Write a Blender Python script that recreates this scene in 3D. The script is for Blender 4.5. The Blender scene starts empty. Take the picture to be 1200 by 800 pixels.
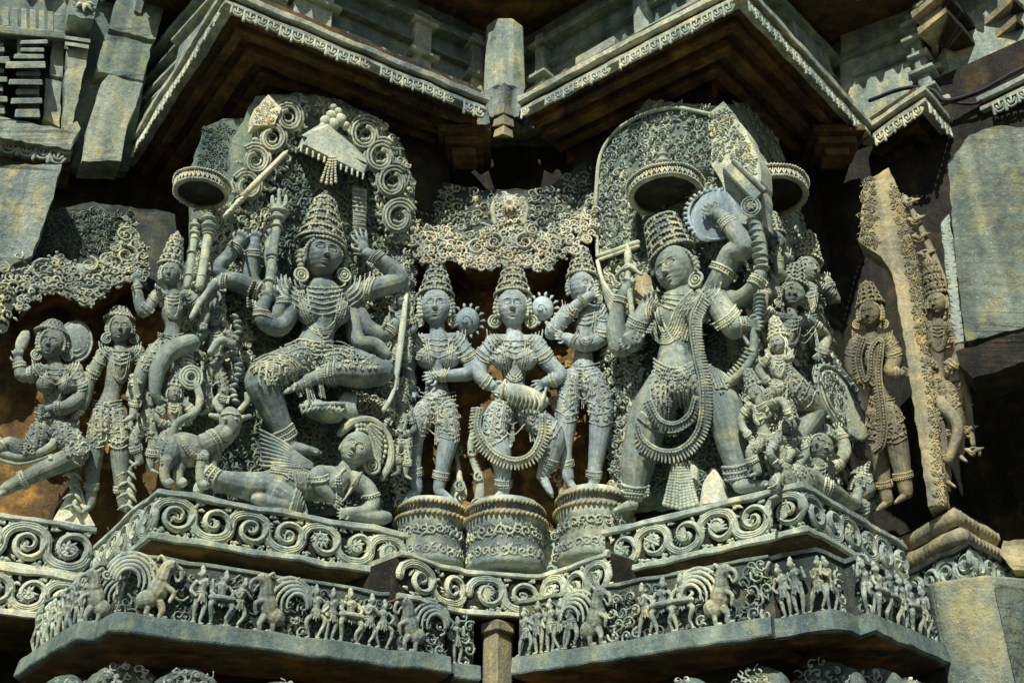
import bpy, math, random
import numpy as np
from mathutils import Vector
from mathutils.bvhtree import BVHTree
random.seed(7); rng = np.random.default_rng(11)
SC = bpy.context.scene; COL = SC.collection
PI = math.pi
EYE = 1.6
PITCH = math.radians(29.5); FP = 1300.0
cp, sp = math.cos(PITCH), math.sin(PITCH)
A = np.array

def nrm(v):
    v = np.asarray(v, float); l = np.linalg.norm(v, axis=-1, keepdims=True); return v/np.maximum(l, 1e-9)
def ray(x, y):
    x = np.asarray(x, float); y = np.asarray(y, float)
    b = (400-y)/FP
    return np.stack([(x-600)/FP + 0*b, cp-b*sp + 0*x, sp+b*cp + 0*x], -1)
def onz(x, y, z):
    r = ray(x, y); return r*(z/r[2])
def ony(x, y, Y):
    r = ray(x, y); return r*(Y/r[1])

_wv = np.random.default_rng(5).normal(size=(10, 3)); _wv /= np.linalg.norm(_wv, axis=1, keepdims=True); _wd = np.random.default_rng(6).normal(size=(10, 3)); _wp = np.random.default_rng(7).uniform(0, 6.28, 10)
_wl = A([.31, .22, .15, .11, .08, .055, .04, .031, .024, .018]); _wa = A([.9, .9, 1., .9, .8, .7, .6, .5, .42, .36])
def worn(V, amp):
    """slow and fine unevenness of hand-cut, weathered stone (same at the same spot for every piece)"""
    W = V@_wv.T*(2*PI/_wl)+_wp; W = W+.8*np.sin(V@_wd.T*9.)
    return V+(np.sin(W)*_wa)@_wd*amp*.32
class Rel:
    """a vertical facet of the wall: measured points are placed on it, d counts outwards (1 unit = s metres)"""
    def __init__(self, p0, n, s=.0036, face=None):
        self.p0 = A([p0[0], p0[1], 0.]); self.n = nrm(A([n[0], n[1], 0.])); self.s = s
        self.m = nrm(A([face[0], face[1], 0.])) if face is not None else self.n      # the way the carvings look
    def P(self, x, y, d=0.):
        r = ray(x, y); off = np.asarray(d, float)*self.s
        t = (self.p0@self.n + off)/(r@self.n)
        return r*np.expand_dims(t, -1) if np.ndim(t) else r*t
    def jac(self, x, y, d=0.):
        p = self.P(x, y, d); sc = self.sc(p); c = max(.72, -(self.m@nrm(A([p[0], p[1], 0.]))))
        return p, A([-self.m[1], self.m[0], 0])*sc/c, A([0, 0, 1.])*sc/max(.6, cp-.15*(400-y)/FP), self.m*sc
    def sc(self, p): return (p[..., 1]*cp+p[..., 2]*sp)/FP
    def pts(self, L):
        L = A(L, float)
        return self.P(L[:, 0], L[:, 1], L[:, 2] if L.shape[1] > 2 else np.zeros(len(L)))

def spline(L, n=6):
    """Catmull-Rom through rows of L, any number of columns"""
    L = A(L, float)
    if len(L) < 3 or n < 2:
        t = np.linspace(0, 1, max(2, n)); return np.concatenate([L[i]+(L[i+1]-L[i])*t[:-1 if i < len(L)-2 else None, None] for i in range(len(L)-1)])
    E = np.vstack([2*L[0]-L[1], L, 2*L[-1]-L[-2]]); out = []
    for i in range(1, len(E)-2):
        t = np.linspace(0, 1, n, endpoint=False)[:, None]; p0, p1, p2, p3 = E[i-1:i+3]
        out.append(.5*((2*p1)+(-p0+p2)*t+(2*p0-5*p1+4*p2-p3)*t*t+(-p0+3*p1-3*p2+p3)*t**3))
    out.append(L[-1:]); return np.vstack(out)

class G:
    def __init__(self): self.v = []; self.q = []; self.t = []; self.n = 0; self.marks = []; self.wear = .0021
    def mark(self): self.marks.append((len(self.v), len(self.q), len(self.t), self.n))
    def join(self, s): self.v += s.v; self.q += [q+self.n for q in s.q]; self.t += [q+self.n for q in s.t]; self.n += s.n
    def add(self, v, q=None, t=None):
        v = np.asarray(v, float); self.v.append(v)
        if q is not None and len(q): self.q.append(np.asarray(q, int)+self.n)
        if t is not None and len(t): self.t.append(np.asarray(t, int)+self.n)
        self.n += len(v)
    def grid(self, V, closed_u=False):
        """V (rows, cols, 3); cols wrap when closed_u"""
        r, c, _ = V.shape; idx = np.arange(r*c).reshape(r, c)
        if closed_u: idx = np.hstack([idx, idx[:, :1]])
        q = np.stack([idx[:-1, :-1], idx[:-1, 1:], idx[1:, 1:], idx[1:, :-1]], -1).reshape(-1, 4)
        self.add(V.reshape(-1, 3), q)
    def tube(self, P, R, seg=6, up=(0, -1, 0), flat=1., cap=True):
        P = np.asarray(P, float); n = len(P)
        R = np.interp(np.linspace(0, 1, n), np.linspace(0, 1, len(R)), R) if np.ndim(R) else np.full(n, float(R))
        T = nrm(np.gradient(P, axis=0))
        if cap:
            a = A([.35, .75]); 
            P = np.vstack([P[0]-T[0]*R[0]*.94, P[0]-T[0]*R[0]*.7, P, P[-1]+T[-1]*R[-1]*.7, P[-1]+T[-1]*R[-1]*.94])
            R = np.concatenate([[R[0]*.35, R[0]*.75], R, [R[-1]*.75, R[-1]*.35]])
            T = np.vstack([T[:1], T[:1], T, T[-1:], T[-1:]])
        up = nrm(A(up, float)); B = np.cross(T, up)
        bad = np.linalg.norm(B, axis=1) < .15
        if bad.any(): B[bad] = np.cross(T[bad], nrm(up+A([.6, .1, .5])))
        for i in range(1, len(B)):
            if B[i]@B[i-1] < 0: B[i] = -B[i]
        B = nrm(B); N = nrm(np.cross(B, T))
        a = np.arange(seg)*2*PI/seg+PI/seg
        V = P[:, None]+(B[:, None]*np.cos(a)[None, :, None]+N[:, None]*np.sin(a)[None, :, None]*flat)*R[:, None, None]
        base = self.n; self.grid(V, True)
        m = len(P)
        self.t.append(A([[base, base+i, base+i+1] for i in range(1, seg-1)])); e = base+(m-1)*seg
        self.t.append(A([[e, e+i+1, e+i] for i in range(1, seg-1)]))
    def ell(self, c, X, Y, Z, nu=10, nv=7):
        """ellipsoid: centre and three half-axis vectors"""
        u = np.arange(nu)*2*PI/nu; w = np.linspace(.12, PI-.12, nv)
        su, cu = np.sin(u), np.cos(u)
        V = c+(np.sin(w)[:, None, None]*(cu[None, :, None]*X+su[None, :, None]*Z)+np.cos(w)[:, None, None]*Y*np.ones((1, nu, 1)))
        base = self.n; self.grid(V, True)
        self.t.append(A([[base, base+i+1, base+i] for i in range(1, nu-1)])); e = base+(nv-1)*nu
        self.t.append(A([[e, e+i, e+i+1] for i in range(1, nu-1)]))
    def ball(self, c, r, nu=6, nv=5): self.ell(c, A([r, 0, 0.]), A([0, 0, r]), A([0, r, 0.]), nu, nv)
    def hexa(self, a, b):
        """prism between two same-length rings a and b (lists of points)"""
        a = A(a, float); b = A(b, float); n = len(a); base = self.n
        self.add(np.vstack([a, b]), [[i, (i+1) % n, n+(i+1) % n, n+i] for i in range(n)])
        self.t.append(A([[base, base+i+1, base+i] for i in range(1, n-1)])); self.t.append(A([[base+n, base+n+i, base+n+i+1] for i in range(1, n-1)]))
    def slab(self, xy, a, b):
        """two congruent rings a, b joined; caps triangulated from the flat outline xy (may be concave)"""
        from mathutils.geometry import tessellate_polygon
        n = len(a); base = self.n; self.add(np.vstack([a, b]), [[i, (i+1) % n, n+(i+1) % n, n+i] for i in range(n)])
        T = A([list(t) for t in tessellate_polygon([[Vector((x, y, 0)) for x, y in xy]])]); self.t.append(T+base); self.t.append(T[:, ::-1]+base+n)
    def box(self, o, X, Y, Z):
        o, X, Y, Z = [A(k, float) for k in (o, X, Y, Z)]
        self.hexa([o, o+X, o+X+Y, o+Y], [o+Z, o+X+Z, o+X+Y+Z, o+Y+Z])
    def mesh(self, name):
        me = bpy.data.meshes.new(name)
        V = np.vstack(self.v); V = worn(V, self.wear)+A([0, 0, EYE])
        q = np.vstack(self.q) if self.q else np.zeros((0, 4), int); t = np.vstack(self.t) if self.t else np.zeros((0, 3), int)
        me.vertices.add(len(V)); me.vertices.foreach_set('co', V.ravel())
        me.loops.add(q.size+t.size); me.loops.foreach_set('vertex_index', np.concatenate([q.ravel(), t.ravel()]))
        me.polygons.add(len(q)+len(t))
        me.polygons.foreach_set('loop_start', np.concatenate([np.arange(len(q))*4, q.size+np.arange(len(t))*3]))
        me.update(calc_edges=True); me.validate(); return me
    def build(self, name, mat, parent=None, smooth=True, voxel=0, sm=2, bevel=0, rough=0):
        if not self.n: return None
        if len(self.marks) > 1:                 # every marked piece becomes a part of its own
            M_ = self.marks+[(len(self.v), len(self.q), len(self.t), self.n)]; o = None
            for a, b in zip(M_[:-1], M_[1:]):
                h = G(); h.wear = self.wear; h.v = self.v[a[0]:b[0]]; h.q = [q-a[3] for q in self.q[a[1]:b[1]]]; h.t = [q-a[3] for q in self.t[a[2]:b[2]]]; h.n = b[3]-a[3]
                o = h.build(name, mat, parent, smooth, voxel, sm, bevel) or o
            return o
        me = self.mesh(name)
        if voxel:
            tmp = bpy.data.objects.new('tmp', me); COL.objects.link(tmp)
            m = tmp.modifiers.new('r', 'REMESH'); m.mode = 'VOXEL'; m.voxel_size = voxel
            if sm: s = tmp.modifiers.new('s', 'SMOOTH'); s.iterations = sm; s.factor = .5
            me2 = bpy.data.meshes.new_from_object(tmp.evaluated_get(bpy.context.evaluated_depsgraph_get()))
            bpy.data.objects.remove(tmp); me = me2; me.name = name
        else:
            import bmesh
            bm = bmesh.new(); bm.from_mesh(me); bmesh.ops.recalc_face_normals(bm, faces=bm.faces)
            if bevel: bmesh.ops.bevel(bm, geom=bm.edges, offset=bevel, segments=1, affect='EDGES', clamp_overlap=True)
            bm.to_mesh(me); bm.free()
        me.polygons.foreach_set('use_smooth', [smooth]*len(me.polygons))
        me.materials.clear(); me.materials.append(mat)
        o = bpy.data.objects.new(name, me); COL.objects.link(o)
        if parent is not None:
            o.parent = parent; bpy.context.view_layer.update; o.matrix_parent_inverse = parent_inv(parent)
        return o
_inv = {}
def parent_inv(p):
    m = p.matrix_basis.copy(); q = p
    # parents here are only translated
    from mathutils import Matrix
    loc = Vector((0, 0, 0))
    while q is not None:
        loc += _abs.get(q.name, Vector((0, 0, 0))) ; break
    return Matrix.Translation(-loc)
_abs = {}
def tag(o, label, cat, group=None, kind=None):
    if label: o['label'] = label
    if cat: o['category'] = cat
    if group: o['group'] = group
    if kind: o['kind'] = kind
    return o
def thing(name, label, cat, loc, group=None):
    o = bpy.data.objects.new(name, None); COL.objects.link(o)
    l = Vector((float(loc[0]), float(loc[1]), float(loc[2])+EYE)); o.location = l; o.empty_display_size = .05; _abs[o.name] = l
    return tag(o, label, cat, group)
def bvh_of(*objs):
    V = []; F = []; n = 0
    for o in objs:
        me = o.data; v = np.empty(len(me.vertices)*3); me.vertices.foreach_get('co', v); v = v.reshape(-1, 3)-A([0, 0, EYE])
        V += [tuple(k) for k in v]; F += [tuple(i+n for i in p.vertices) for p in me.polygons]; n = len(V)
    return BVHTree.FromPolygons(V, F)
def snap(bvh, rel, L, lift=0., miss=None):
    """lay measured points on the carved surface already built; lift in px units outwards"""
    out = []; last = None
    for row in A(L, float):
        x, y = row[:2]; r = ray(x, y); h = bvh.ray_cast(Vector((0, 0, 0)), Vector(r))
        if h[0] is not None:
            p = A(h[0]); nn = A(h[1]); 
            if nn@r > 0: nn = -nn
            p = p+nn*lift*rel.s; last = p
        else:
            if miss is None and last is not None: p = r*((last@rel.n)/(r@rel.n))
            else: p = rel.P(x, y, miss or 0)
        out.append(p)
    return A(out)

# ------------------------------------------------------------ materials
def stone(name, c1, c2, c3, scale=6., bump=.35, rough=.9, crack=0., edge=1., spots=.5):
    m = bpy.data.materials.new(name); m.use_nodes = True; N = m.node_tree.nodes; K = m.node_tree.links
    b = N['Principled BSDF']; b.inputs['Roughness'].default_value = rough; b.inputs['Specular IOR Level'].default_value = .25
    tc = N.new('ShaderNodeTexCoord')
    def noise(s, d=6, r=.6):
        n = N.new('ShaderNodeTexNoise'); n.inputs['Scale'].default_value = s; n.inputs['Detail'].default_value = d; n.inputs['Roughness'].default_value = r; K.new(tc.outputs['Object'], n.inputs['Vector']); return n
    def ramp(src, a, bb, ca=(0, 0, 0, 1), cb=(1, 1, 1, 1)):
        r = N.new('ShaderNodeValToRGB'); r.color_ramp.elements[0].position = a; r.color_ramp.elements[1].position = bb
        r.color_ramp.elements[0].color = ca; r.color_ramp.elements[1].color = cb; K.new(src, r.inputs[0]); return r
    def mix(f, a, bb, mode='MIX', fac=None):
        x = N.new('ShaderNodeMix'); x.data_type = 'RGBA'; x.blend_type = mode
        if f is not None: K.new(f, x.inputs[0])
        else: x.inputs[0].default_value = fac
        for s, k in ((a, 6), (bb, 7)):
            if isinstance(s, tuple): x.inputs[k].default_value = (*s, 1)
            else: K.new(s, x.inputs[k])
        return x.outputs[2]
    n1 = noise(scale*.45); n2 = noise(scale*2.2); n3 = noise(scale*9, 4, .7); n4 = noise(scale*30, 3, .7)
    c = mix(ramp(n1.outputs[0], .40, .60).outputs[0], c1, c2)
    c = mix(ramp(n2.outputs[0], .50, .68).outputs[0], c, c3)
    g = ramp(n3.outputs[0], .3, .72, (.62, .62, .62, 1), (1.25, 1.25, 1.25, 1)); c = mix(None, c, g.outputs[0], 'MULTIPLY', .85)
    # pale lichen spots and dark grime
    if spots:
        l = ramp(n4.outputs[0], .60, .70); c = mix(l.outputs[0], c, tuple(min(1, k*1.7+.04) for k in c1))
        n5 = noise(scale*1.3, 8, .75); d = ramp(n5.outputs[0], .56, .70); c = mix(d.outputs[0], c, mix(None, c, (.32, .30, .22), 'MULTIPLY', spots))
    ms = N.new('ShaderNodeMapping'); ms.inputs['Scale'].default_value = (7, 7, .9); K.new(tc.outputs['Object'], ms.inputs[0]); ns = N.new('ShaderNodeTexNoise'); ns.inputs['Detail'].default_value = 5; ns.inputs['Scale'].default_value = 1.6; K.new(ms.outputs[0], ns.inputs['Vector'])
    st = ramp(ns.outputs[0], .38, .62, (.50, .55, .52, 1), (1.15, 1.12, 1.0, 1)); c = mix(None, c, st.outputs[0], 'MULTIPLY', .75)
    oi = N.new('ShaderNodeObjectInfo'); orr = ramp(oi.outputs['Random'], 0., 1., (.80, .83, .88, 1), (1.12, 1.10, 1.02, 1)); c = mix(None, c, orr.outputs[0], 'MULTIPLY', 1.)
    ge = N.new('ShaderNodeNewGeometry'); p = ramp(ge.outputs['Pointiness'], .46, .54, (.14, .135, .12, 1), (1.42, 1.42, 1.32, 1))  # shade painted into the colour: creases darkened, ridges lightened for contrast
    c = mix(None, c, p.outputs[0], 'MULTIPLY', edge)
    K.new(c, b.inputs['Base Color'])
    h = N.new('ShaderNodeMath'); h.operation = 'MULTIPLY_ADD'; K.new(n4.outputs[0], h.inputs[0]); h.inputs[1].default_value = .45; K.new(n3.outputs[0], h.inputs[2])
    src = h.outputs[0]
    if crack:
        v = N.new('ShaderNodeTexVoronoi'); v.feature = 'DISTANCE_TO_EDGE'; v.inputs['Scale'].default_value = 9
        mp = N.new('ShaderNodeMapping'); mp.inputs['Scale'].default_value = (.14, .14, 2.6); K.new(tc.outputs['Object'], mp.inputs[0])
        ad = N.new('ShaderNodeVectorMath'); K.new(mp.outputs[0], ad.inputs[0]); sc_ = N.new('ShaderNodeVectorMath'); sc_.operation = 'SCALE'; sc_.inputs['Scale'].default_value = .25; K.new(n2.outputs['Color'], sc_.inputs[0]); K.new(sc_.outputs[0], ad.inputs[1]); K.new(ad.outputs[0], v.inputs['Vector'])
        r = ramp(v.outputs['Distance'], 0., .035); a2 = N.new('ShaderNodeMath'); a2.operation = 'MULTIPLY_ADD'; K.new(r.outputs[0], a2.inputs[0]); a2.inputs[1].default_value = crack; K.new(src, a2.inputs[2]); src = a2.outputs[0]
        K.new(mix(r.outputs[0], (.07, .085, .075), c), b.inputs['Base Color'])
    bp = N.new('ShaderNodeBump'); bp.inputs['Strength'].default_value = bump; bp.inputs['Distance'].default_value = .012; K.new(src, bp.inputs['Height']); K.new(bp.outputs[0], b.inputs['Normal'])
    return m
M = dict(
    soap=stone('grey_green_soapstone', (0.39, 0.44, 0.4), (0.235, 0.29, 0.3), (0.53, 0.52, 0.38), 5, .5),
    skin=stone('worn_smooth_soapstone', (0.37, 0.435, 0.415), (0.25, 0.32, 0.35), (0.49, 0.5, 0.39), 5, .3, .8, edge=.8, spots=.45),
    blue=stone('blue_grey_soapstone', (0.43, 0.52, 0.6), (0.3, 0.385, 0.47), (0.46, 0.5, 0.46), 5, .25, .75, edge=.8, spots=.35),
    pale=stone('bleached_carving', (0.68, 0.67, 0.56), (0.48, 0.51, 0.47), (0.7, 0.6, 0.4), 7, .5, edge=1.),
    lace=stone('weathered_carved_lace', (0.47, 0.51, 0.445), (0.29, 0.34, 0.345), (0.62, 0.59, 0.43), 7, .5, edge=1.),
    dark=stone('shade_tinted_soapstone', (0.085, 0.098, 0.09), (0.05, 0.065, 0.07), (0.13, 0.125, 0.08), 5, .5, edge=.9),  # soapstone darkened in colour to imitate undercut shade behind carvings
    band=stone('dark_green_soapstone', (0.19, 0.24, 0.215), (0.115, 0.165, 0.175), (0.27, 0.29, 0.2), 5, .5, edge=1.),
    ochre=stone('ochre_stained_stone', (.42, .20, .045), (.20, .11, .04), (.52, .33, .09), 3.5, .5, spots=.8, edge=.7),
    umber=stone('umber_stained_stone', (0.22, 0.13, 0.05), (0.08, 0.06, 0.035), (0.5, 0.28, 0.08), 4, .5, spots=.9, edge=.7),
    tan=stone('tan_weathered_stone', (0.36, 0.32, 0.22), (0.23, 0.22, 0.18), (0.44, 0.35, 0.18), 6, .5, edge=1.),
    shade_brown=stone('shade_tinted_brown_stone', (0.13, 0.085, 0.04), (0.05, 0.038, 0.022), (0.24, 0.13, 0.045), 2.5, .6, spots=.4, edge=.8),  # brown stone whose colour is darkened so undersides look shaded
    slate=stone('dark_grey_slab', (.17, .20, .185), (.10, .13, .135), (.26, .25, .16), 3, .8, spots=.8),  # even dark grey, the stone's own colour
    void=stone('shade_black_recess_stone', (.028, .028, .024), (.015, .015, .014), (.06, .045, .025), 4, .5, edge=.8),  # near-black base colour that paints in the shade of deep recesses
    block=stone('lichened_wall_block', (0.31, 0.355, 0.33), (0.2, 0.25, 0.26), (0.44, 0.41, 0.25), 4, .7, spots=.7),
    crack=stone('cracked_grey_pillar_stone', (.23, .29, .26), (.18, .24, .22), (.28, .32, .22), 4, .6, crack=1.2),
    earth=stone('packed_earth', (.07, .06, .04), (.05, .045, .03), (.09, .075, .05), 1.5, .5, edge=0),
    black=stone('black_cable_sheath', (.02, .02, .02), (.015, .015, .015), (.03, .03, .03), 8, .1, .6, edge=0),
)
# ------------------------------------------------------------ plan of the star-shaped wall (X right, Y away, origin below the viewer)
U_L = nrm(A([.93, .50, 0])); N_L = A([U_L[1], -U_L[0], 0]); L0 = A([-1.37, 4.0, 0])
U_R = nrm(A([.72, -.55, 0])); N_R = A([U_R[1], -U_R[0], 0]); R0 = A([1.10, 3.93, 0])
N_RR = A([.76, -.65, 0]); 
def inset(poly, d):
    """offset an open plan polyline (left to right, wall behind it) away from the viewer by d"""
    P = [A(p[:2], float) for p in poly]; out = []
    for i, p in enumerate(P):
        ns = []
        for a, b in ((i-1, i), (i, i+1)):
            if a >= 0 and b < len(P):
                t = nrm(P[b]-P[a]); ns.append(A([-t[1], t[0]]))
        if len(ns) == 1: out.append(p+ns[0]*d)
        else:
            m = nrm(ns[0]+ns[1]); out.append(p+m*d/max(.35, m@ns[0]))
    return out
def dens(poly, step=.055):
    out = []
    for a, b in zip(poly[:-1], poly[1:]):
        a, b = A(a[:2], float), A(b[:2], float); n = max(1, int(np.linalg.norm(b-a)/step)) if np.linalg.norm(b-a) < 4 else 30; out += [a+(b-a)*k/n for k in range(n)]
    return out+[A(poly[-1][:2], float)]
def prism(g, poly, d0, d1, z0, z1): sweep(g, poly, [(d0, z0), (d1, z0), (d1, z1), (d0, z1)])
def sweep(g, poly, prof):
    """closed profile (inset, z) swept along plan polyline with mitres"""
    g.wear = .0042
    def ring(d):       # offset the corners first, then subdivide, so that every ring has the same count
        q = inset(poly, d); out = []
        for i in range(len(poly)-1):
            L = np.linalg.norm(A(poly[i+1][:2])-A(poly[i][:2])); n = min(60, max(1, int(L/.05))); out += [q[i]+(q[i+1]-q[i])*k/n for k in range(n)]
        return out+[q[-1]]
    rings = [ring(d) for d, z in prof]; poly = rings[0]
    V = A([[(*rings[k][i], prof[k][1]) for k in range(len(prof))] for i in range(len(poly))])
    g.grid(V, True)
    n = len(prof)
    for i, s in ((0, 1), (len(poly)-1, -1)):
        g.add(V[i]); g.t.append(A([[0, k, k+1][::s] for k in range(1, n-1)])+g.n-n)

class Face:
    """a straight face of a band: s along, t up, d outwards, all metres"""
    def __init__(self, a, b, z0, z1):
        self.a = A([*a[:2], 0.]); self.b = A([*b[:2], 0.]); self.L = np.linalg.norm(self.b-self.a); self.u = (self.b-self.a)/self.L
        self.n = A([self.u[1], -self.u[0], 0.]); self.z0 = z0; self.h = z1-z0
    def __call__(self, s, t, d=0.):
        s = np.asarray(s, float); o = self.a+np.multiply.outer(s, self.u)+np.multiply.outer(np.asarray(d, float)+0*s, self.n)
        o[..., 2] += self.z0+np.asarray(t, float); return o

def curl(g, f, c, r, th0, turns, hand, tr, d=0., ridge=True, seg=6, n=15):
    """spiral shoot on a face, thick relief; returns end point"""
    a = np.linspace(0, 1, n); th = th0+hand*a*turns*2*PI; rr = r*(1-.84*a**.9)*(1+.05*np.sin(a*9+c[0]*40))
    s = c[0]+rr*np.cos(th); t = c[1]+rr*np.sin(th)
    g.tube(f(s, t, d+tr*.4), tr*(1-.5*a), seg, f.n, 1.1)
    if ridge:
        q = rr-tr*.05; g.tube(f(c[0]+q*np.cos(th), c[1]+q*np.sin(th), d+tr*1.35), tr*.33*(1-.4*a), 4, f.n, 1., False)
def leaf(g, f, c, ang, l, w, d=0.):
    u = A([math.cos(ang), math.sin(ang)])
    p = f(A([c[0], c[0]+u[0]*l*.5, c[0]+u[0]*l]), A([c[1], c[1]+u[1]*l*.5, c[1]+u[1]*l]), A([d, d+w*.6, d+w*.2]))
    g.tube(p, [w*.35, w*.62, w*.15], 6, f.n, .7)
def scrollwork(f, s0, s1, t0, t1, seed=0, d=0., flip=1):
    """running vine: a waving stem whose every bay holds a spiral with a leaf or flower"""
    g = G(); R = random.Random(seed); h = t1-t0; bay = h*.93; n = max(1, round((s1-s0)/bay)); bay = (s1-s0)/n; tm = (t0+t1)/2; r = h*.40
    tr = h*.062
    tr = h*.088; r = h*.42; P = []
    for i in range(n):
        up = (1 if i % 2 == 0 else -1)*flip; th = np.linspace(PI, 0, 15)[:-1 if i < n-1 else None]
        P += [(s0+(i+.5)*bay+bay*.5*math.cos(q), tm+up*r*math.sin(q)**.8 if math.sin(q) > 0 else tm) for q in th]
    P = spline(P, 2); s, t = P[:, 0], P[:, 1]
    for off, k, dd in ((0, 1.35, .2), (.62, .26, 1.05), (-.62, .26, 1.05), (0, .2, 1.1)):
        q = f(s, t, d+tr*dd); T = nrm(np.gradient(q, axis=0)); q = q+np.cross(T, f.n)*tr*off; g.tube(q, tr*k*1.1, 8 if k > 1 else 4, f.n, .7 if k > 1 else 1.)
    for i in range(n):
        up = (1 if i % 2 == 0 else -1)*flip
        cs = s0+(i+.5)*bay; ct = tm; e = R.uniform(.93, 1.)
        curl(g, f, (cs+bay*.5-r*e, ct), r*e, .15*up, R.uniform(1.1, 1.5), -up, tr*R.uniform(.95, 1.12), d+.001, True, 8, 30)
        for q in range(7):
            a0 = up*(PI*.95-q*.34)+R.uniform(-.1, .1); leaf(g, f, (cs+math.cos(a0)*r*.60, ct+math.sin(a0)*r*.60), a0+PI+up*.9, r*.26, tr*.75, d)
        cs += R.uniform(-.02, .02)*h
        k = R.random()
        c = (cs+R.uniform(-.03, .03)*h, ct+R.uniform(-.03, .03)*h)
        if k < .4:
            for j in range(8): leaf(g, f, c, j*PI/4+R.random()*.4, r*.62, tr*1.05, d+tr*.7)
            g.ball(f(c[0], c[1], d+tr), tr*.8)
        elif k < .75:
            a0 = R.uniform(0, 6.28)
            for j in range(8): leaf(g, f, (c[0]-math.cos(a0)*r*.25, c[1]-math.sin(a0)*r*.25), a0+(j-3.5)*.3, r*.85, tr*.9, d+tr*.7)
        else:
            curl(g, f, c, r*.42, R.uniform(0, 6), 1.1, -up, tr*.6, d, False, 5, 9)
            for j in range(3): leaf(g, f, c, R.uniform(0, 6.28), r*.5, tr*.7, d)
        for q in range(9):
            a0 = R.uniform(0, 2*PI); rr = h*R.uniform(.46, .53); x_, y_ = cs+math.cos(a0)*rr, ct+math.sin(a0)*rr*.9
            if s0 < x_ < s1 and abs(y_-tm) < h*.46: leaf(g, f, (x_, y_), R.uniform(0, 6.28), h*.15, tr*.95, d)
        # tufts in the corners between stem and rim
        for sg in (-1, 1):
            for e in (-1, 1):
                cc = (s0+(i+.5+e*.43)*bay, tm+sg*h*.40)
                if R.random() < .8:
                    a0 = math.atan2(sg, -e)+R.uniform(-.3, .3)
                    for j in range(3): leaf(g, f, cc, a0+(j-1)*.7, h*.19, tr*.95, d)
                    g.ball(f(cc[0], cc[1], d+tr*.6), tr*.5)
    return g
def lacework(f, poly, pitch, seed=0, d=0., fat=1., drop=.0, depth_var=.3):
    """lace of curls, buds and leaves that fills a polygon given in face coordinates"""
    g = G(); R = random.Random(seed); poly = A(poly, float); x0, y0 = poly.min(0); x1, y1 = poly.max(0)
    def inside(x, y):
        c = False; j = len(poly)-1
        for i in range(len(poly)):
            if (poly[i, 1] > y) != (poly[j, 1] > y) and x < (poly[j, 0]-poly[i, 0])*(y-poly[i, 1])/(poly[j, 1]-poly[i, 1])+poly[i, 0]: c = not c
            j = i
        return c
    row = 0; y = y0+pitch*.4
    while y < y1:
        x = x0+pitch*(.3+.5*(row % 2))
        while x < x1:
            if inside(x, y) and R.random() >= drop:
                cx, cy = x+R.uniform(-.16, .16)*pitch, y+R.uniform(-.16, .16)*pitch; r = pitch*R.uniform(.42, .60); hd = R.choice((-1, 1)); tr = pitch*.095*fat; dd = d+R.uniform(0, depth_var)*pitch
                curl(g, f, (cx, cy), r, R.uniform(0, 6.28), R.uniform(.95, 1.4), hd, tr, dd, True, 5, 11)
                if R.random() < .5: g.ball(f(cx, cy, dd+tr*1.2), tr*1.25)
                for j in range(R.randint(1, 3)): leaf(g, f, (cx, cy), R.uniform(0, 6.28), r*1.25, tr*1.1, dd-tr*.3)
            x += pitch
        y += pitch*.86; row += 1
    return g
def swags(f, s0, s1, t, w, seed=0, hang=1.25):
    """row of bead swags and tassels hanging under an eave"""
    g = G(); R = random.Random(seed); n = max(1, round((s1-s0)/w)); w = (s1-s0)/n
    for i in range(n):
        if R.random() < .05: continue
        hang = R.uniform(.95, 1.3)
        a = s0+i*w+R.uniform(-.04, .04)*w; x = np.linspace(.08, .92, 7); dep = w*.75*hang
        for k, rr in ((1., .115), (.62, .10)):
            xx = .5+(x-.5)*(k if k < 1 else 1); g.tube(f(a+xx*w, t-dep*k*(1-(2*x-1)**4), w*.12), w*rr, 5, f.n)
        g.tube(f([a+w*.5, a+w*.5], [t, t-dep*.5], w*.12), w*.09, 5, f.n)
        L = w*R.uniform(.75, 1.)*hang
        g.tube(f([a, a], [t, t-L], w*.16), [w*.09, w*.15], 5, f.n)
    return g
def rope(g, P, r, n_per=1.6, up=(0, 0, 1)):
    """a row of slanted beads along a path: twisted-rope moulding"""
    P = np.asarray(P); seg = np.linalg.norm(np.diff(P, axis=0), axis=1); c = np.concatenate([[0], np.cumsum(seg)]); n = max(2, int(c[-1]/(r*n_per)))
    q = np.linspace(0, c[-1], n); X = np.stack([np.interp(q, c, P[:, k]) for k in range(3)], 1); T = nrm(np.gradient(X, axis=0)); up = A(up, float)
    for i in range(n):
        b = nrm(np.cross(T[i], up)); w = nrm(np.cross(b, T[i])); ax = nrm(T[i]*.75+w*.65)
        g.ell(X[i], nrm(np.cross(ax, b))*r*.62, ax*r*1.15, b*r, 6, 5)

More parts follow.
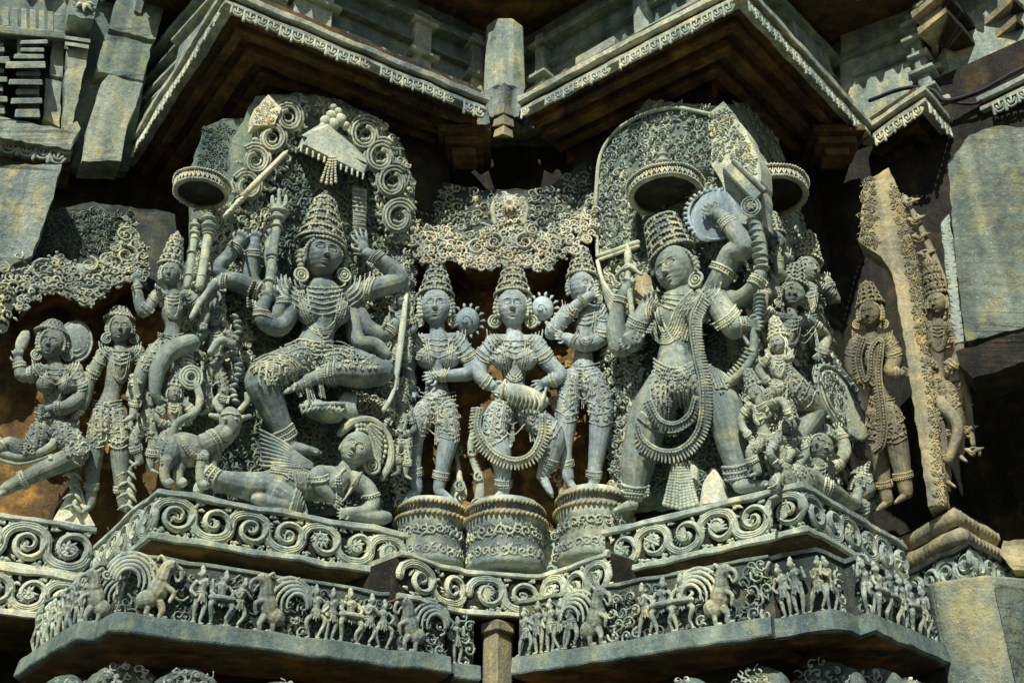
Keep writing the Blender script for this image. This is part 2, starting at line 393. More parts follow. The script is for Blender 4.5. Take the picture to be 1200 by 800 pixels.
# ------------------------------------------------------------ ground, plinth and wall core
z_scroll, z_scroll0 = 1.62, 1.414
g = G(); g.add([(-60, -60, -EYE), (60, -60, -EYE), (60, 60, -EYE), (-60, 60, -EYE)], [[0, 1, 2, 3]])
tag(g.build('ground', M['earth'], smooth=False), None, None, kind='structure')
CORE = [(-4.6, 4.05), (-1.93, 5.47), (-1.23, 4.60), (-.36, 5.08), (-.36, 5.30), (.36, 5.30), (.36, 5.10), (1.08, 4.56), (1.88, 5.47), (3.1, 4.5), (3.9, 5.3)]
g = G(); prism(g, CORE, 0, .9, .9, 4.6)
wall = thing('temple_wall', 'star-shaped wall core behind the carved figures, coloured near-black for recess shade', 'wall', (0, 5.2, .9))
g.build('wall_core', M['void'], wall, False, bevel=0)  # core coloured near-black, standing in for shade behind the figures
g = G(); prism(g, [(-4.6, 3.7), (-1.93, 4.75), (-1.33, 4.1), (-.2, 4.75), (.2, 4.75), (1.05, 4.1), (1.7, 4.8), (3.1, 3.9)], .12, 1.3, -EYE, .9)
g.build('wall_foot', M['band'], wall, False)

# the ochre lined niche of the middle bay and the stained patches beside it
def slab(name, mat, rel, outline, d0, d1, parent, smooth=False, **kw):
    g = G(); P = A(outline, float); g.hexa(rel.P(P[:, 0], P[:, 1], d1), rel.P(P[:, 0], P[:, 1], d1)+rel.n*(d0-d1)*rel.s)
    return g.build(name, mat, parent, smooth, **kw)

# ------------------------------------------------------------ eaves
ZE = 4.2
E = [onz(x, y, ZE) for x, y in [(140, 203), (265, 5), (570, 130)]]
F_ = [onz(x, y, ZE) for x, y in [(610, 130), (870, -3), (1018, 158)]]
def eave(name, label, poly, swag_sets, seed, loc, inner=.62, w=.062, z=ZE, solid=.62):
    t = thing(name, label, 'eave', loc)
    g = G(); sweep(g, poly, [(0, z+.01), (0, z+.05), (.06, z+.07), (.06, z+.20), (solid, z+.24), (solid, z+.012), (.05, z+.012)][::-1]); g.build('eave_slab', M['shade_brown'], t, False)
    g = G(); sweep(g, poly, [(-.030, z+.045), (-.035, z+.080), (.07, z+.086), (.07, z+.045)]); g.build('upper_rim', M['lace'], t, False, bevel=.004)
    g = G(); sweep(g, poly, [(-.008, z-.008), (-.012, z+.018), (.05, z+.018), (.05, z-.008)]); g.build('lower_rim', M['lace'], t, False, bevel=.003)
    g = G()
    for a, b, h_ in ((.10, .15, .03), (.20, .27, .055), (.33, .39, .04), (.45, .52, .085), (.56, .61, .11)):
        if b < solid: sweep(g, poly, [(a, z-h_), (a, z+.02), (b, z+.02), (b, z-h_)][::-1])
    g.build('soffit_moulding', M['shade_brown'], t, False, bevel=.004)
    g = G()
    for k, (i, s0, s1) in enumerate(swag_sets):
        f = Face(poly[i], poly[i+1], z-.03, z+.02); s = swags(f, s0*f.L, s1*f.L, .022, w, seed+k); g.mark(); g.join(s)
    g.build('bead_fringe', M['lace'], t)
    return t
eave('carved_eave', 'deep overhanging eave above the left sculpture panel, edged with carved bead swags', E, [(0, .04, .97), (1, .02, .86), (1, .90, .99)], 3, E[1])
eave('carved_eave', 'deep overhanging eave above the right sculpture panel with sunlit bead fringe', F_, [(0, .01, .09), (0, .13, .97), (1, .03, .93)], 9, F_[1])
# bracket of stacked blocks in the notch between the two eaves
t = thing('notch_bracket', 'small stepped bracket with a star-shaped cap where the two eaves meet', 'bracket', onz(590, 160, 4.15))
r = Rel(onz(590, 150, 4.2), (0, -1, 0), .0045)
for k, (y, w, h) in enumerate([(157, 12, 9), (144, 13, 9), (131, 12, 10)]):
    g = G(); x = 590
    g.hexa(r.pts([(x-w, y+h*.5, 12-2*k), (x, y+h*.5-4, 22-2*k), (x+w, y+h*.5, 12-2*k), (x+w*.8, y+h*.5, -40), (x-w*.8, y+h*.5, -40)]),
           r.pts([(x-w*.86, y-h*.5, 12-2*k), (x, y-h*.5-6, 22-2*k), (x+w*.86, y-h*.5, 12-2*k), (x+w*.8, y-h*.5, -40), (x-w*.8, y-h*.5, -40)]))
    g.build('bracket_block', M['tan'], t, False, bevel=.003)
# far left and far right eaves of the next star points
z2 = ZE
z3 = 3.92; p = [onz(x, y, z3) for x, y in [(-160, 132), (82, 182), (62, 230)]]
eave('carved_eave', 'short eave at far left below the miniature tower with large carved swags', p[:2], [(0, .5, .99)], 21, p[1], w=.085, z=z3, solid=.4)
p = [onz(x, y, z2) for x, y in [(1012, 168), (1084, 120), (1118, 160)]]
eave('carved_eave', 'small stepped eave right of the big right eave with pale swag carving', p, [(0, .2, .97), (1, .06, .95)], 25, p[1], w=.07, z=z2, solid=.4)
p = [onz(x, y, z2+.02) for x, y in [(1150, 130), (1290, 60)]]
eave('carved_eave', 'dark eave entering at the right edge of the photo with a short light fringe', p, [(0, .1, .95)], 27, p[0], w=.07, z=z2+.02, solid=.4)

# ------------------------------------------------------------ scroll ledges
def ledge(name, label, poly, z0, z1, seed, mat='soap', rims=(.026, .026), relief=.02, cat='ledge', flips=None, dark='void', group=None, depth=.5, smat=None):
    t = thing(name, label, cat, (*poly[len(poly)//2][:2], z0), group)
    g = G(); prism(g, poly, relief+.004, depth, z0+.004, z1-.004); g.build('ledge_block', M[dark], t, False); g = G(); prism(g, poly, .012, depth, z0-.006, z0+.002); g.build('underside', M['shade_brown'], t, False)  # back and underside coloured dark in place of shade
    g = G(); sweep(g, poly, [(-.004, z1-rims[0]), (0, z1), (depth, z1), (depth, z1-rims[0])][::-1]); g.build('top_rim', M[mat], t, False, bevel=.004)
    g = G(); sweep(g, poly, [(-.006, z0), (-.004, z0+rims[1]), (depth, z0+rims[1]), (depth, z0)][::-1]); g.build('bottom_rim', M[mat], t, False, bevel=.004)
    g = G()
    for i in range(len(poly)-1):
        f = Face(poly[i], poly[i+1], z0+rims[1], z1-rims[0]); 
        s = scrollwork(f, .01, f.L-.01, .0, f.h, seed+i, -relief, 1 if not flips else flips[i]); g.mark(); g.join(s)
    g.build('scroll_vine', M[smat or mat], t)
    return t
LP = [(-1.88, 4.73), (-1.37, 4.0), (-.44, 4.50)]
RP = [(.38, 4.48), (1.10, 3.93), (1.72, 4.65)]
ledge('scroll_ledge', 'left projecting ledge carved with a running vine, under the goddess and the lying figure', LP, z_scroll0, z_scroll, 5)
ledge('scroll_ledge', 'right projecting ledge carved with a running vine, under the striding god', RP, z_scroll0, z_scroll, 31, flips=(-1, 1))
CP = [onz(x, y, 1.46)[:2] for x, y in [(470, 645), (548, 668), (632, 672), (712, 646)]]
zc1 = 1.46
ledge('scroll_ledge', 'recessed middle ledge with paired vine whorls below the three small figures', CP, 1.27, zc1, 50, 'lace', (.02, .022), .016, depth=.7, smat='lace')
LL = [onz(x, y, 1.40)[:2] for x, y in [(-120, 660), (100, 690)]]
ledge('scroll_ledge', 'far left ledge with round vine medallions below the seated pair', LL, 1.25, 1.455, 70, 'lace', depth=.6, smat='lace')
LL2 = inset(LL, .03)
ledge('scroll_ledge', 'upper of two vine-carved bands at far left, right under the feet of the pair', LL2, 1.458, 1.685, 75, 'lace', (.022, .02), depth=.5, smat='lace')
LR = [onz(x, y, 1.50)[:2] for x, y in [(1052, 672), (1135, 632), (1190, 662)]]
zz = 1.5
ledge('scroll_ledge', 'far right ledge with vine whorls below the lone standing figure', LR, 1.33, 1.5, 80, 'lace', depth=.45, smat='soap')
# ------------------------------------------------------------ small carved people and beasts of the friezes
def mini_person(f, s, t, H, kind, d=0., seed=0, lean=0.):
    """dancer, drummer, seated or standing attendant about H metres high, one fused body"""
    R = random.Random(seed); g = G(); u = H
    def p(x, y, z=.10): return f(s+(x+lean*y)*u, t+y*u, d+z*u)
    def limb(L, r, n=4): g.tube(np.vstack([p(*q) for q in spline(L, n)]), [k*u for k in r], 7, f.n)
    def ball(c, rx, ry, rz): g.ell(p(*c), f.u*rx*u, A([0, 0, ry*u]), f.n*rz*u, 9, 7)
    w = R.uniform(-.05, .05); lean = lean or R.uniform(-.08, .08)
    ball((w, .87, .15), .062, .082, .07)                       # head
    ball((w, .955, .13), .05, .055, .05); ball((w, 1.0, .12), .026, .035, .026)     # crown
    ball((w-.066, .86, .13), .018, .028, .02); ball((w+.066, .86, .13), .018, .028, .02)
    ball((w, .86, .215), .012, .02, .015)
    limb([(w, .80, .13), (0, .74, .13), (0, .62, .13), (0, .52, .12)], [.035, .10, .075, .088])
    ball((0, .72, .13), .125, .05, .06); ball((0, .50, .12), .115, .06, .08)
    for k in (-1, 1): ball((k*.055, .69, .18), .035, .035, .03)
    for y in (.545, .51): ball((0, y, .135), .122, .014, .085)
    if kind == 'stand':
        limb([(-.05, .48, .12), (-.07, .27, .13), (-.06, .06, .10)], [.062, .045, .028]); limb([(.05, .48, .12), (.08, .28, .14), (.04, .06, .10)], [.062, .045, .028])
        ball((-.08, .025, .14), .05, .025, .05); ball((.07, .025, .14), .05, .025, .05)
        arms = [[(-.12, .73, .12), (-.19, .58, .13), (-.11, .47, .18)], [(.12, .73, .12), (.18, .60, .14), (.15, .78, .18)]]
    elif kind == 'dance':
        limb([(-.05, .48, .12), (-.17, .30, .15), (-.08, .07, .11)], [.062, .05, .028]); limb([(.05, .48, .12), (.19, .36, .15), (.12, .14, .13), (.06, .05, .12)], [.062, .05, .03, .026])
        ball((-.12, .025, .14), .055, .025, .05); ball((.08, .03, .14), .05, .025, .05)
        arms = [[(-.12, .73, .12), (-.22, .63, .12), (-.20, .86, .16)], [(.12, .73, .12), (.24, .64, .12), (.14, .52, .18)]]
    elif kind == 'sit':
        limb([(-.06, .46, .12), (-.19, .38, .20), (-.15, .17, .14), (-.14, .05, .12)], [.065, .055, .04, .026]); limb([(.06, .46, .12), (.20, .36, .20), (.12, .18, .16), (.16, .05, .12)], [.065, .055, .04, .026])
        ball((-.17, .025, .15), .05, .025, .05); ball((.18, .025, .15), .05, .025, .05)
        limb([(-.20, .50, .20), (0, .50, .23), (.20, .50, .20)], [.05, .062, .05])   # drum across the lap
        arms = [[(-.12, .73, .12), (-.20, .62, .15), (-.15, .53, .22)], [(.12, .73, .12), (.20, .62, .15), (.14, .53, .22)]]
    else:
        limb([(-.04, .48, .12), (-.13, .28, .16), (-.20, .08, .11)], [.062, .05, .028]); limb([(.05, .48, .12), (.12, .28, .15), (.03, .10, .12)], [.062, .048, .028])
        ball((-.23, .03, .14), .05, .025, .05); ball((.03, .03, .14), .05, .025, .05)
        arms = [[(-.12, .73, .12), (-.04, .60, .19), (.03, .74, .20)], [(.12, .73, .12), (.20, .62, .14), (.05, .74, .20)]]
    for a in arms: limb(a, [.042, .036, .028])
    for k in range(3): limb([(-.04+k*.04, .47, .2), (-.05+k*.05, .36-.03*(k == 1), .2)], [.02, .014], 3)   # sash ends
    return g
def makara(f, s, t, H, dr=1, d=0., seed=0):
    """rearing crested water beast: bent neck, snout with curled trunk, haunch, fanned scroll tail on the side away from dr"""
    g = G(); u = H; R = random.Random(seed)
    def p(x, y, z=.1): return f(s+dr*x*u, t+y*u, d+z*u)
    def limb(L, r, n=5, seg=8): g.tube(np.vstack([p(*q) for q in spline(L, n)]), [k*u for k in r], seg, f.n)
    def ball(c, rx, ry, rz, a=0): 
        X = f.u*math.cos(a)*dr+A([0, 0, math.sin(a)]); Y = -f.u*math.sin(a)*dr+A([0, 0, math.cos(a)]); g.ell(p(*c), X*rx*u, Y*ry*u, f.n*rz*u, 10, 8)
    ball((-.02, .46, .12), .17, .24, .13, -.35)                    # chest and belly
    ball((-.16, .28, .13), .18, .15, .12, .3)                      # haunch
    limb([(.02, .62, .13), (.05, .78, .15), (.10, .84, .15)], [.12, .11, .12])
    ball((.10, .84, .16), .13, .10, .11, .2)                      # head
    limb([(.18, .84, .17), (.27, .80, .18), (.30, .68, .17), (.24, .62, .16), (.20, .68, .16)], [.05, .042, .034, .028, .02])
    limb([(.14, .77, .17), (.20, .70, .17)], [.035, .02])
    ball((.13, .88, .26), .026, .026, .02); limb([(.02, .90, .17), (-.06, .98, .15), (-.10, .90, .14)], [.035, .03, .015])
    for x0, x1 in ((.02, .10), (-.20, -.10)): limb([(x0, .26, .14), (x0+.06, .14, .16), (x1-.04, .03, .14), (x1+.05, .02, .15)], [.075, .05, .036, .034])
    limb([(.08, .50, .18), (.20, .42, .2), (.17, .28, .17)], [.055, .04, .03])
    g2 = G()
    for k in range(5):                                             # nested plumes of the tail
        r = .50-.075*k; th = np.linspace(-2.3, .75+.12*k, 16); x = -.42-.02*k+.86*r*np.cos(th+PI*.62); y = .50+r*.98*np.sin(th+PI*.62)
        g2.tube(np.vstack([p(a, b, .05+.035*k) for a, b in zip(x, y)]), [.018*u, .040*u, .03*u], 6, f.n)
    for k in range(7):
        a = -.3+k*.55; c = (-.44+.36*math.cos(a), .55+.36*math.sin(a)); 
        curl(g2, f, (s+dr*c[0]*u, t+c[1]*u), u*.11, R.uniform(0, 6), 1.1, R.choice((-1, 1)), u*.026, d+.05*u, False, 5, 9)
    return g, g2

def frieze(name, label, poly, z0, z1, fil, mat, items, seed, back='dark', depth=.5, plinth=True):
    """band with a plain plinth strip below and carved figures above; items per face: (kind, position 0-1, height)"""
    t = thing(name, label, 'frieze', (*A(poly[len(poly)//2])[:2], z0))
    g = G(); prism(g, poly, .055, depth, z0+.004, z1-.003); g.build('frieze_block', M[back], t, False)
    g = G(); sweep(g, poly, [(0, z0), (-.012, z0+.008), (-.004, z0+fil), (depth, z0+fil), (depth, z0)][::-1]); g.build('plinth_strip', M[mat], t, False, bevel=.004)
    g = G(); prism(g, poly, .010, depth, z0-.006, z0+.003); g.build('underside', M['shade_brown'], t, False)  # underside shade put into its colour
    g = G(); prism(g, poly, .045, depth, z1-.012, z1+.004); g.build('top_strip', M[mat], t, False, bevel=.003)
    lw = G()
    for i in range(len(poly)-1):
        f = Face(poly[i], poly[i+1], z0+fil, z1)
        if f.L > .3: lacework(f, [(.01, .0), (f.L-.01, .0), (f.L-.01, f.h*.9), (.01, f.h*.9)], .046, seed+i*11, -.058, 1.1, .25).build('background_scroll', M[mat], t)
        for k, it in enumerate(items[i] if i < len(items) else []):
            kind, q, h = it[:3]; s = q*f.L; H = h*f.h
            if kind in ('right_beast', 'left_beast'):
                a, b = makara(f, s, .0, H, 1 if kind == 'right_beast' else -1, -.05, seed+k); o = a.build('carved_beast', M['soap'], t, voxel=.0035, sm=1); b.build('plumed_tail', M['soap'], o)
            elif kind == 'curls': 
                w = it[3]; q2 = lacework(f, [(s-w/2, .0), (s+w/2, .0), (s+w/2, H), (s-w/2, H)], .052, seed+k*3, -.045, 1.15); q2.build('leaf_scroll', M['soap'], t)
            elif kind == 'relief':
                w = it[3]; n = max(1, int(w/(H*.36)))
                for j in range(n): 
                    mini_person(f, s-w/2+(j+.5)*w/n, .0, H*random.uniform(.88, 1), random.choice(['stand', 'dance', 'sit', 'walk']), -.05, seed+k*7+j, random.uniform(-.1, .1)).build('carved_figure', M['soap'], t, voxel=.0035, sm=1)
            else: mini_person(f, s, .0, H*.93, kind, -.05, seed+k).build('carved_figure', M['soap'], t, voxel=.0032, sm=1)
    return t
ZB = .997; zt = 1.300
PLW = [onz(x, y, ZB)[:2] for x, y in [(18, 794), (90, 752), (111, 754), (130, 742), (527, 791)]]
frieze('figure_frieze', 'left lower frieze of dancers, drummers and plume-tailed beasts with a plain plinth strip', PLW, ZB, zt, .075, 'band', [
    [('relief', .5, .95, .60)], [('left_beast', .5, .9)], [('curls', .5, .9, .05)],
    [('right_beast', .11, 1.), ('curls', .175, .6, .03), ('stand', .225, 1.), ('sit', .285, .97), ('walk', .335, .9), ('left_beast', .415, 1.), ('curls', .505, .9, .07), ('dance', .565, .97), ('stand', .615, .95), ('sit', .675, .99), ('walk', .735, .97), ('dance', .785, .9), ('left_beast', .865, .99), ('curls', .955, .9, .09)]], 100)
PW2 = [onz(x, y, ZB-.004)[:2] for x, y in [(529, 796), (562, 800)]]
frieze('figure_frieze', 'narrow carved frieze stub between the left lower frieze and the plain post', PW2, ZB-.004, zt-.01, .07, 'band', [[('stand', .3, .9), ('curls', .7, .9, .06)]], 140)
PRW = [onz(x, y, ZB)[:2] for x, y in [(600, 792), (906, 746)]]
frieze('figure_frieze', 'right lower frieze with seated musicians and a rearing plume-tailed beast over a carved step', PRW, ZB, zt, .075, 'band', [
    [('walk', .05, .9), ('stand', .10, .97), ('stand', .15, .97), ('dance', .20, .95), ('walk', .245, .95), ('right_beast', .35, 1.), ('curls', .45, .85, .13), ('walk', .55, .95), ('sit', .61, 1.), ('sit', .685, 1.), ('curls', .735, .8, .03), ('right_beast', .83, 1.), ('curls', .955, .95, .08)]], 160)
PRW2 = [onz(x, y, ZB-.003)[:2] for x, y in [(908, 750), (977, 738), (1008, 748), (1026, 743), (1119, 782)]]
frieze('figure_frieze', 'stepped right end of the lower frieze around the corner, densely crowded with figures', PRW2, ZB-.003, zt, .075, 'band', [
    [('stand', .22, .9), ('stand', .45, .97), ('walk', .8, .9)], [('dance', .35, .9), ('curls', .8, .8, .05)], [('curls', .5, .9, .03)], [('relief', .42, .95, .55), ('curls', .85, .8, .12)]], 200)

# plain posts that carry the ledges
def post(name, label, cat, rel_y, x0, x1, z0, z1, mat, depth=.3, turn=0.):
    p0 = onz(x0, 760, 1.1); p0 = p0*(rel_y/p0[1]); p1 = onz(x1, 760, 1.1); p1 = p1*((rel_y+turn)/p1[1]); mid = (p0+p1)/2; mid = mid+A([0, -.06, 0])
    t = thing(name, label, cat, (mid[0], mid[1], z0)); g = G()
    a = [(p0[0], p0[1]), (mid[0], mid[1]), (p1[0], p1[1]), (p1[0], p1[1]+depth), (p0[0], p0[1]+depth)]
    g.hexa([(*q, z0) for q in a], [(*q, z1) for q in a]); g.build('post_shaft', M[mat], t, False, bevel=.006)
    g = G(); b = [(q[0]+(q[0]-mid[0])*.15, q[1]-(.02 if q[1] < p0[1]+depth*.5 else 0)) for q in a]; g.hexa([(*q, z1-.05) for q in b], [(*q, z1-.002) for q in b]); g.build('post_cap', M[mat], t, False, bevel=.006)
    return t
post('plain_post', 'plain tan stone post in the gap between the two lower friezes', 'post', 4.62, 566, 600, -EYE+.9, 1.26, 'tan')
t = thing('corner_pillar', 'right corner pillar of grey stone with a cracked side and a bright edge', 'pillar', onz(1130, 700, 1.2))
r = Rel(onz(1110, 700, 1.25), (-.25, -1, 0)); r2 = Rel(onz(1110, 700, 1.25), (.2, -1, 0))
g = G(); P = [onz(x, 700, 1.25)[:2] for x in (1094, 1150, 1262)]; P[1] = P[1]-A([0, .10]); g.hexa([(*q, -.6) for q in P+[P[2]+A([.1, .8]), P[0]+A([0, .8])]], [(*q, 1.31) for q in P+[P[2]+A([.1, .8]), P[0]+A([0, .8])]]); g.build('pillar_shaft', M['slate'], t, False, bevel=.01)
a_, b_ = A([*P[1], 0])+A([.012, -.008, 0]), A([*P[2], 0])+A([0, -.012, 0]); g = G(); V = A([[a_+(b_-a_)*k/12+A([0, 0, z]) for k in range(13)] for z in np.linspace(-.6, 1.27, 30)]); g.wear = .005; g.grid(V); g.build('cracked_face', M['crack'], t)

# crowns of the lowest beast row peeping over the bottom edge of the view
def beast_crown(x, y, w, k, label):
    c = onz(x, y, .80)*1.0; c = ray(x, y)*(4.0 if k else 4.05)/ray(x, y)[1]
    t = thing('carved_elephant', label, 'elephant', (c[0], c[1]+.05, c[2]-.5), None)
    u = U_L if x < 600 else -U_R*-1; n = N_L if x < 600 else N_R; s = w*.0034
    f = Face(c-u*.5, c+u*.5, c[2]-.42, c[2]); g = G()
    def ball(x_, y_, z_, a, b, c_): g.ell(f(.5+x_*s, .42+y_*s, z_*s), f.u*a*s, A([0, 0, b*s]), f.n*c_*s, 14, 10)
    ball(0, -.45, -.02, .50, .44, .32); ball(.30, -.58, .04, .26, .46, .28); ball(-.34, -.60, .03, .24, .42, .28)
    g.tube(f([.5+.42*s, .5+.52*s, .5+.50*s, .5+.40*s], [.42-.5*s, .42-.75*s, .42-1.1*s, .42-1.3*s], [.15*s]*4), [.12*s, .09*s, .06*s, .05*s], 8, f.n)
    for q in (-.36, -.12, .16, .38): g.tube(f([.5+q*s]*2, [.42-.7*s, .42-1.55*s], [.1*s]*2), [.13*s, .10*s], 8, f.n)
    o = g.build('body', M['band'], t, voxel=.006)
    g = lacework(f, [(.5+a*s, .42+b*s) for a, b in [(-.46, -.8), (-.42, -.42), (-.24, -.14), (0, -.05), (.24, -.12), (.42, -.38), (.46, -.8)]], .036, int(x), .27*s, 1.15, 0, .1); g.build('saddle_cloth', M['soap'], t, voxel=.004, sm=1)
    return t
for i, (x, y, w, lb) in enumerate([(85, 790, 66, 'carved elephant back at the bottom left edge, leftmost of the row'), (150, 776, 74, 'carved elephant back below the left prow, second of the row'), (222, 780, 66, 'carved elephant back with curling harness, third from the left'), (330, 797, 60, 'carved elephant back barely showing under the left frieze'),
        (806, 793, 60, 'carved elephant back barely showing under the right frieze'), (890, 780, 62, 'carved elephant back under the right frieze corner, left of the biggest one'), (965, 774, 84, 'largest carved elephant back at the bottom right of the row'), (1022, 781, 60, 'carved elephant back right of the largest one'), (1062, 795, 46, 'carved elephant back, last at the right end of the row')]):
    beast_crown(x, y, w, i, lb)
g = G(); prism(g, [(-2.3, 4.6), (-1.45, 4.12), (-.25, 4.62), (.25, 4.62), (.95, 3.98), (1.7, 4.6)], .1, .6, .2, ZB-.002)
tag(g.build('recess_wall', M['void'], None, False), 'wall course behind the lowest elephant row, coloured black as painted shade', 'wall')  # black colour stands in for the shadow under the friezes

# ------------------------------------------------------------ wall blocks above the eaves
def block(label, rel, outline, dep=60, mat='block', d=0., name='wall_block', cat='stone block', bev=.006, parent=None, rough=True):
    g = G(); P = A(outline, float); dd = P[:, 2] if P.shape[1] > 2 else np.full(len(P), float(d))
    a = rel.P(P[:, 0], P[:, 1], dd); g.hexa(a, a-rel.n*dep*rel.s)
    o = g.build(name, M[mat], parent, False, bevel=bev)
    return tag(o, label, cat) if parent is None else o
ORN = .0030
# ------------------------------------------------------------ figure carving kit: everything traced on a facet, d outwards
class Loc:
    """small tangent patch on a carved surface, called like a Face"""
    def __init__(self, c, u, v, n): self.c, self.u, self.v, self.n = c, u, v, n
    def __call__(self, s, t, d=0.):
        s = np.asarray(s, float); t = np.asarray(t, float)+0*s; d = np.asarray(d, float)+0*s
        return self.c+s[..., None]*self.u+t[..., None]*self.v+d[..., None]*self.n
def patch(rel, x, y, d=0, bvh=None, lift=0.):
    if bvh is None:
        p = rel.P(x, y, d); return Loc(p, A([-rel.n[1], rel.n[0], 0]), A([0, 0, 1.]), rel.n), float(rel.sc(p))
    r = ray(x, y); h = bvh.ray_cast(Vector((0, 0, 0)), Vector(r))
    if h[0] is None: return None, 0
    n = A(h[1]); n = -n if n@r > 0 else n; n = nrm(n*.6+rel.n*.7); p = A(h[0])+n*lift*rel.s
    u = nrm(np.cross(A([0, 0, 1.]), n)); v = nrm(np.cross(n, u)); return Loc(p, u, v, n), rel.s
def in_poly(poly, x, y):
    c = False; j = len(poly)-1
    for i in range(len(poly)):
        if (poly[i][1] > y) != (poly[j][1] > y) and x < (poly[j][0]-poly[i][0])*(y-poly[i][1])/(poly[j][1]-poly[i][1])+poly[i][0]: c = not c
        j = i
    return c
def head_mesh(g, rel, x, y, d, w, h, roll=0., yaw=0., pitch=1., sx=1.):
    """egg-shaped head with nose, lidded eyes, brows, lips and chin; px sizes"""
    p, ex, ey, en = rel.jac(x, y, d)
    big = w > 24; nu, nv = (190, 150) if big else (110, 84)
    u = np.linspace(-PI, PI, nu, endpoint=False); u = u-.70*np.sin(u); v = np.linspace(.05, PI-.05, nv); v = v-.10*np.sin(2*(v-.1))
    U, V = np.meshgrid(u, v); X = np.sin(V)*np.sin(U); Y = np.cos(V); Z = np.sin(V)*np.cos(U)
    ax = np.abs(X); fr = np.clip(Z*3, 0, 1); E_ = lambda a, s: np.exp(-(a/s)**2); ss = lambda a, lo, hi: np.clip((a-lo)/(hi-lo), 0, 1)
    D = np.zeros_like(X)
    D += .17*E_(X, .075+.055*ss(-Y, .1, .36))*ss(-Y, -.10, .32)**.8*(1-ss(-Y, .345, .43))
    D += .055*E_(ax-.115, .05)*E_(Y+.31, .055)
    D -= .070*E_(ax-.31, .22)*E_(Y-.02, .11)
    e = np.sqrt(((ax-.33)/.215)**2+((Y+.01+.05*(ax-.33))/.085)**2); D += .050*np.clip(1-e**2, 0, 1)**.6
    D -= .030*E_(e-1.10, .13); D += .030*E_(e-1.42, .16)*(Y > -.03)
    D -= .022*E_(Y+.035, .014)*E_(ax-.33, .17)
    D += .040*E_(Y-(.21-.50*(ax-.32)**2), .032)*E_(ax-.33, .27)
    D += .060*E_(X, .24)*E_(Y+.545+.12*ax, .036)*(1-.3*E_(X, .04))+.065*E_(X, .18)*E_(Y+.655-.07*ax, .040)-.040*E_(X, .27)*E_(Y+.598-.03*ax, .018)-.03*E_(X, .14)*E_(Y+.735, .035)
    D += .070*E_(X, .22)*E_(Y+.87, .12)+.03*E_(ax-.47, .2)*E_(Y+.33, .2)
    D *= fr
    jaw = 1-.24*ss(-Y, .05, 1.0)**1.3
    Zf = np.where(Z > 0, np.abs(Z)**.62*.95, Z); Q = np.stack([X*w/2*jaw, Y*h/2, Zf*w*.50], -1); dirn = np.stack([X*.45, Y*.35*0, Z], -1); dirn /= np.maximum(np.linalg.norm(dirn, axis=-1, keepdims=True), .2)
    Q = Q+dirn*(D*w*.85)[..., None]
    a, b, c = math.radians(yaw), math.radians(pitch), math.radians(roll)
    Ry = A([[math.cos(a), 0, math.sin(a)], [0, 1, 0], [-math.sin(a), 0, math.cos(a)]]); Rx = A([[1, 0, 0], [0, math.cos(b), -math.sin(b)], [0, math.sin(b), math.cos(b)]]); Rz = A([[math.cos(c), -math.sin(c), 0], [math.sin(c), math.cos(c), 0], [0, 0, 1]])
    Q = Q@(Rz@Rx@Ry).T
    W = p+Q[..., :1]*ex+Q[..., 1:2]*ey+Q[..., 2:]*en
    g.grid(W, True)
    return W

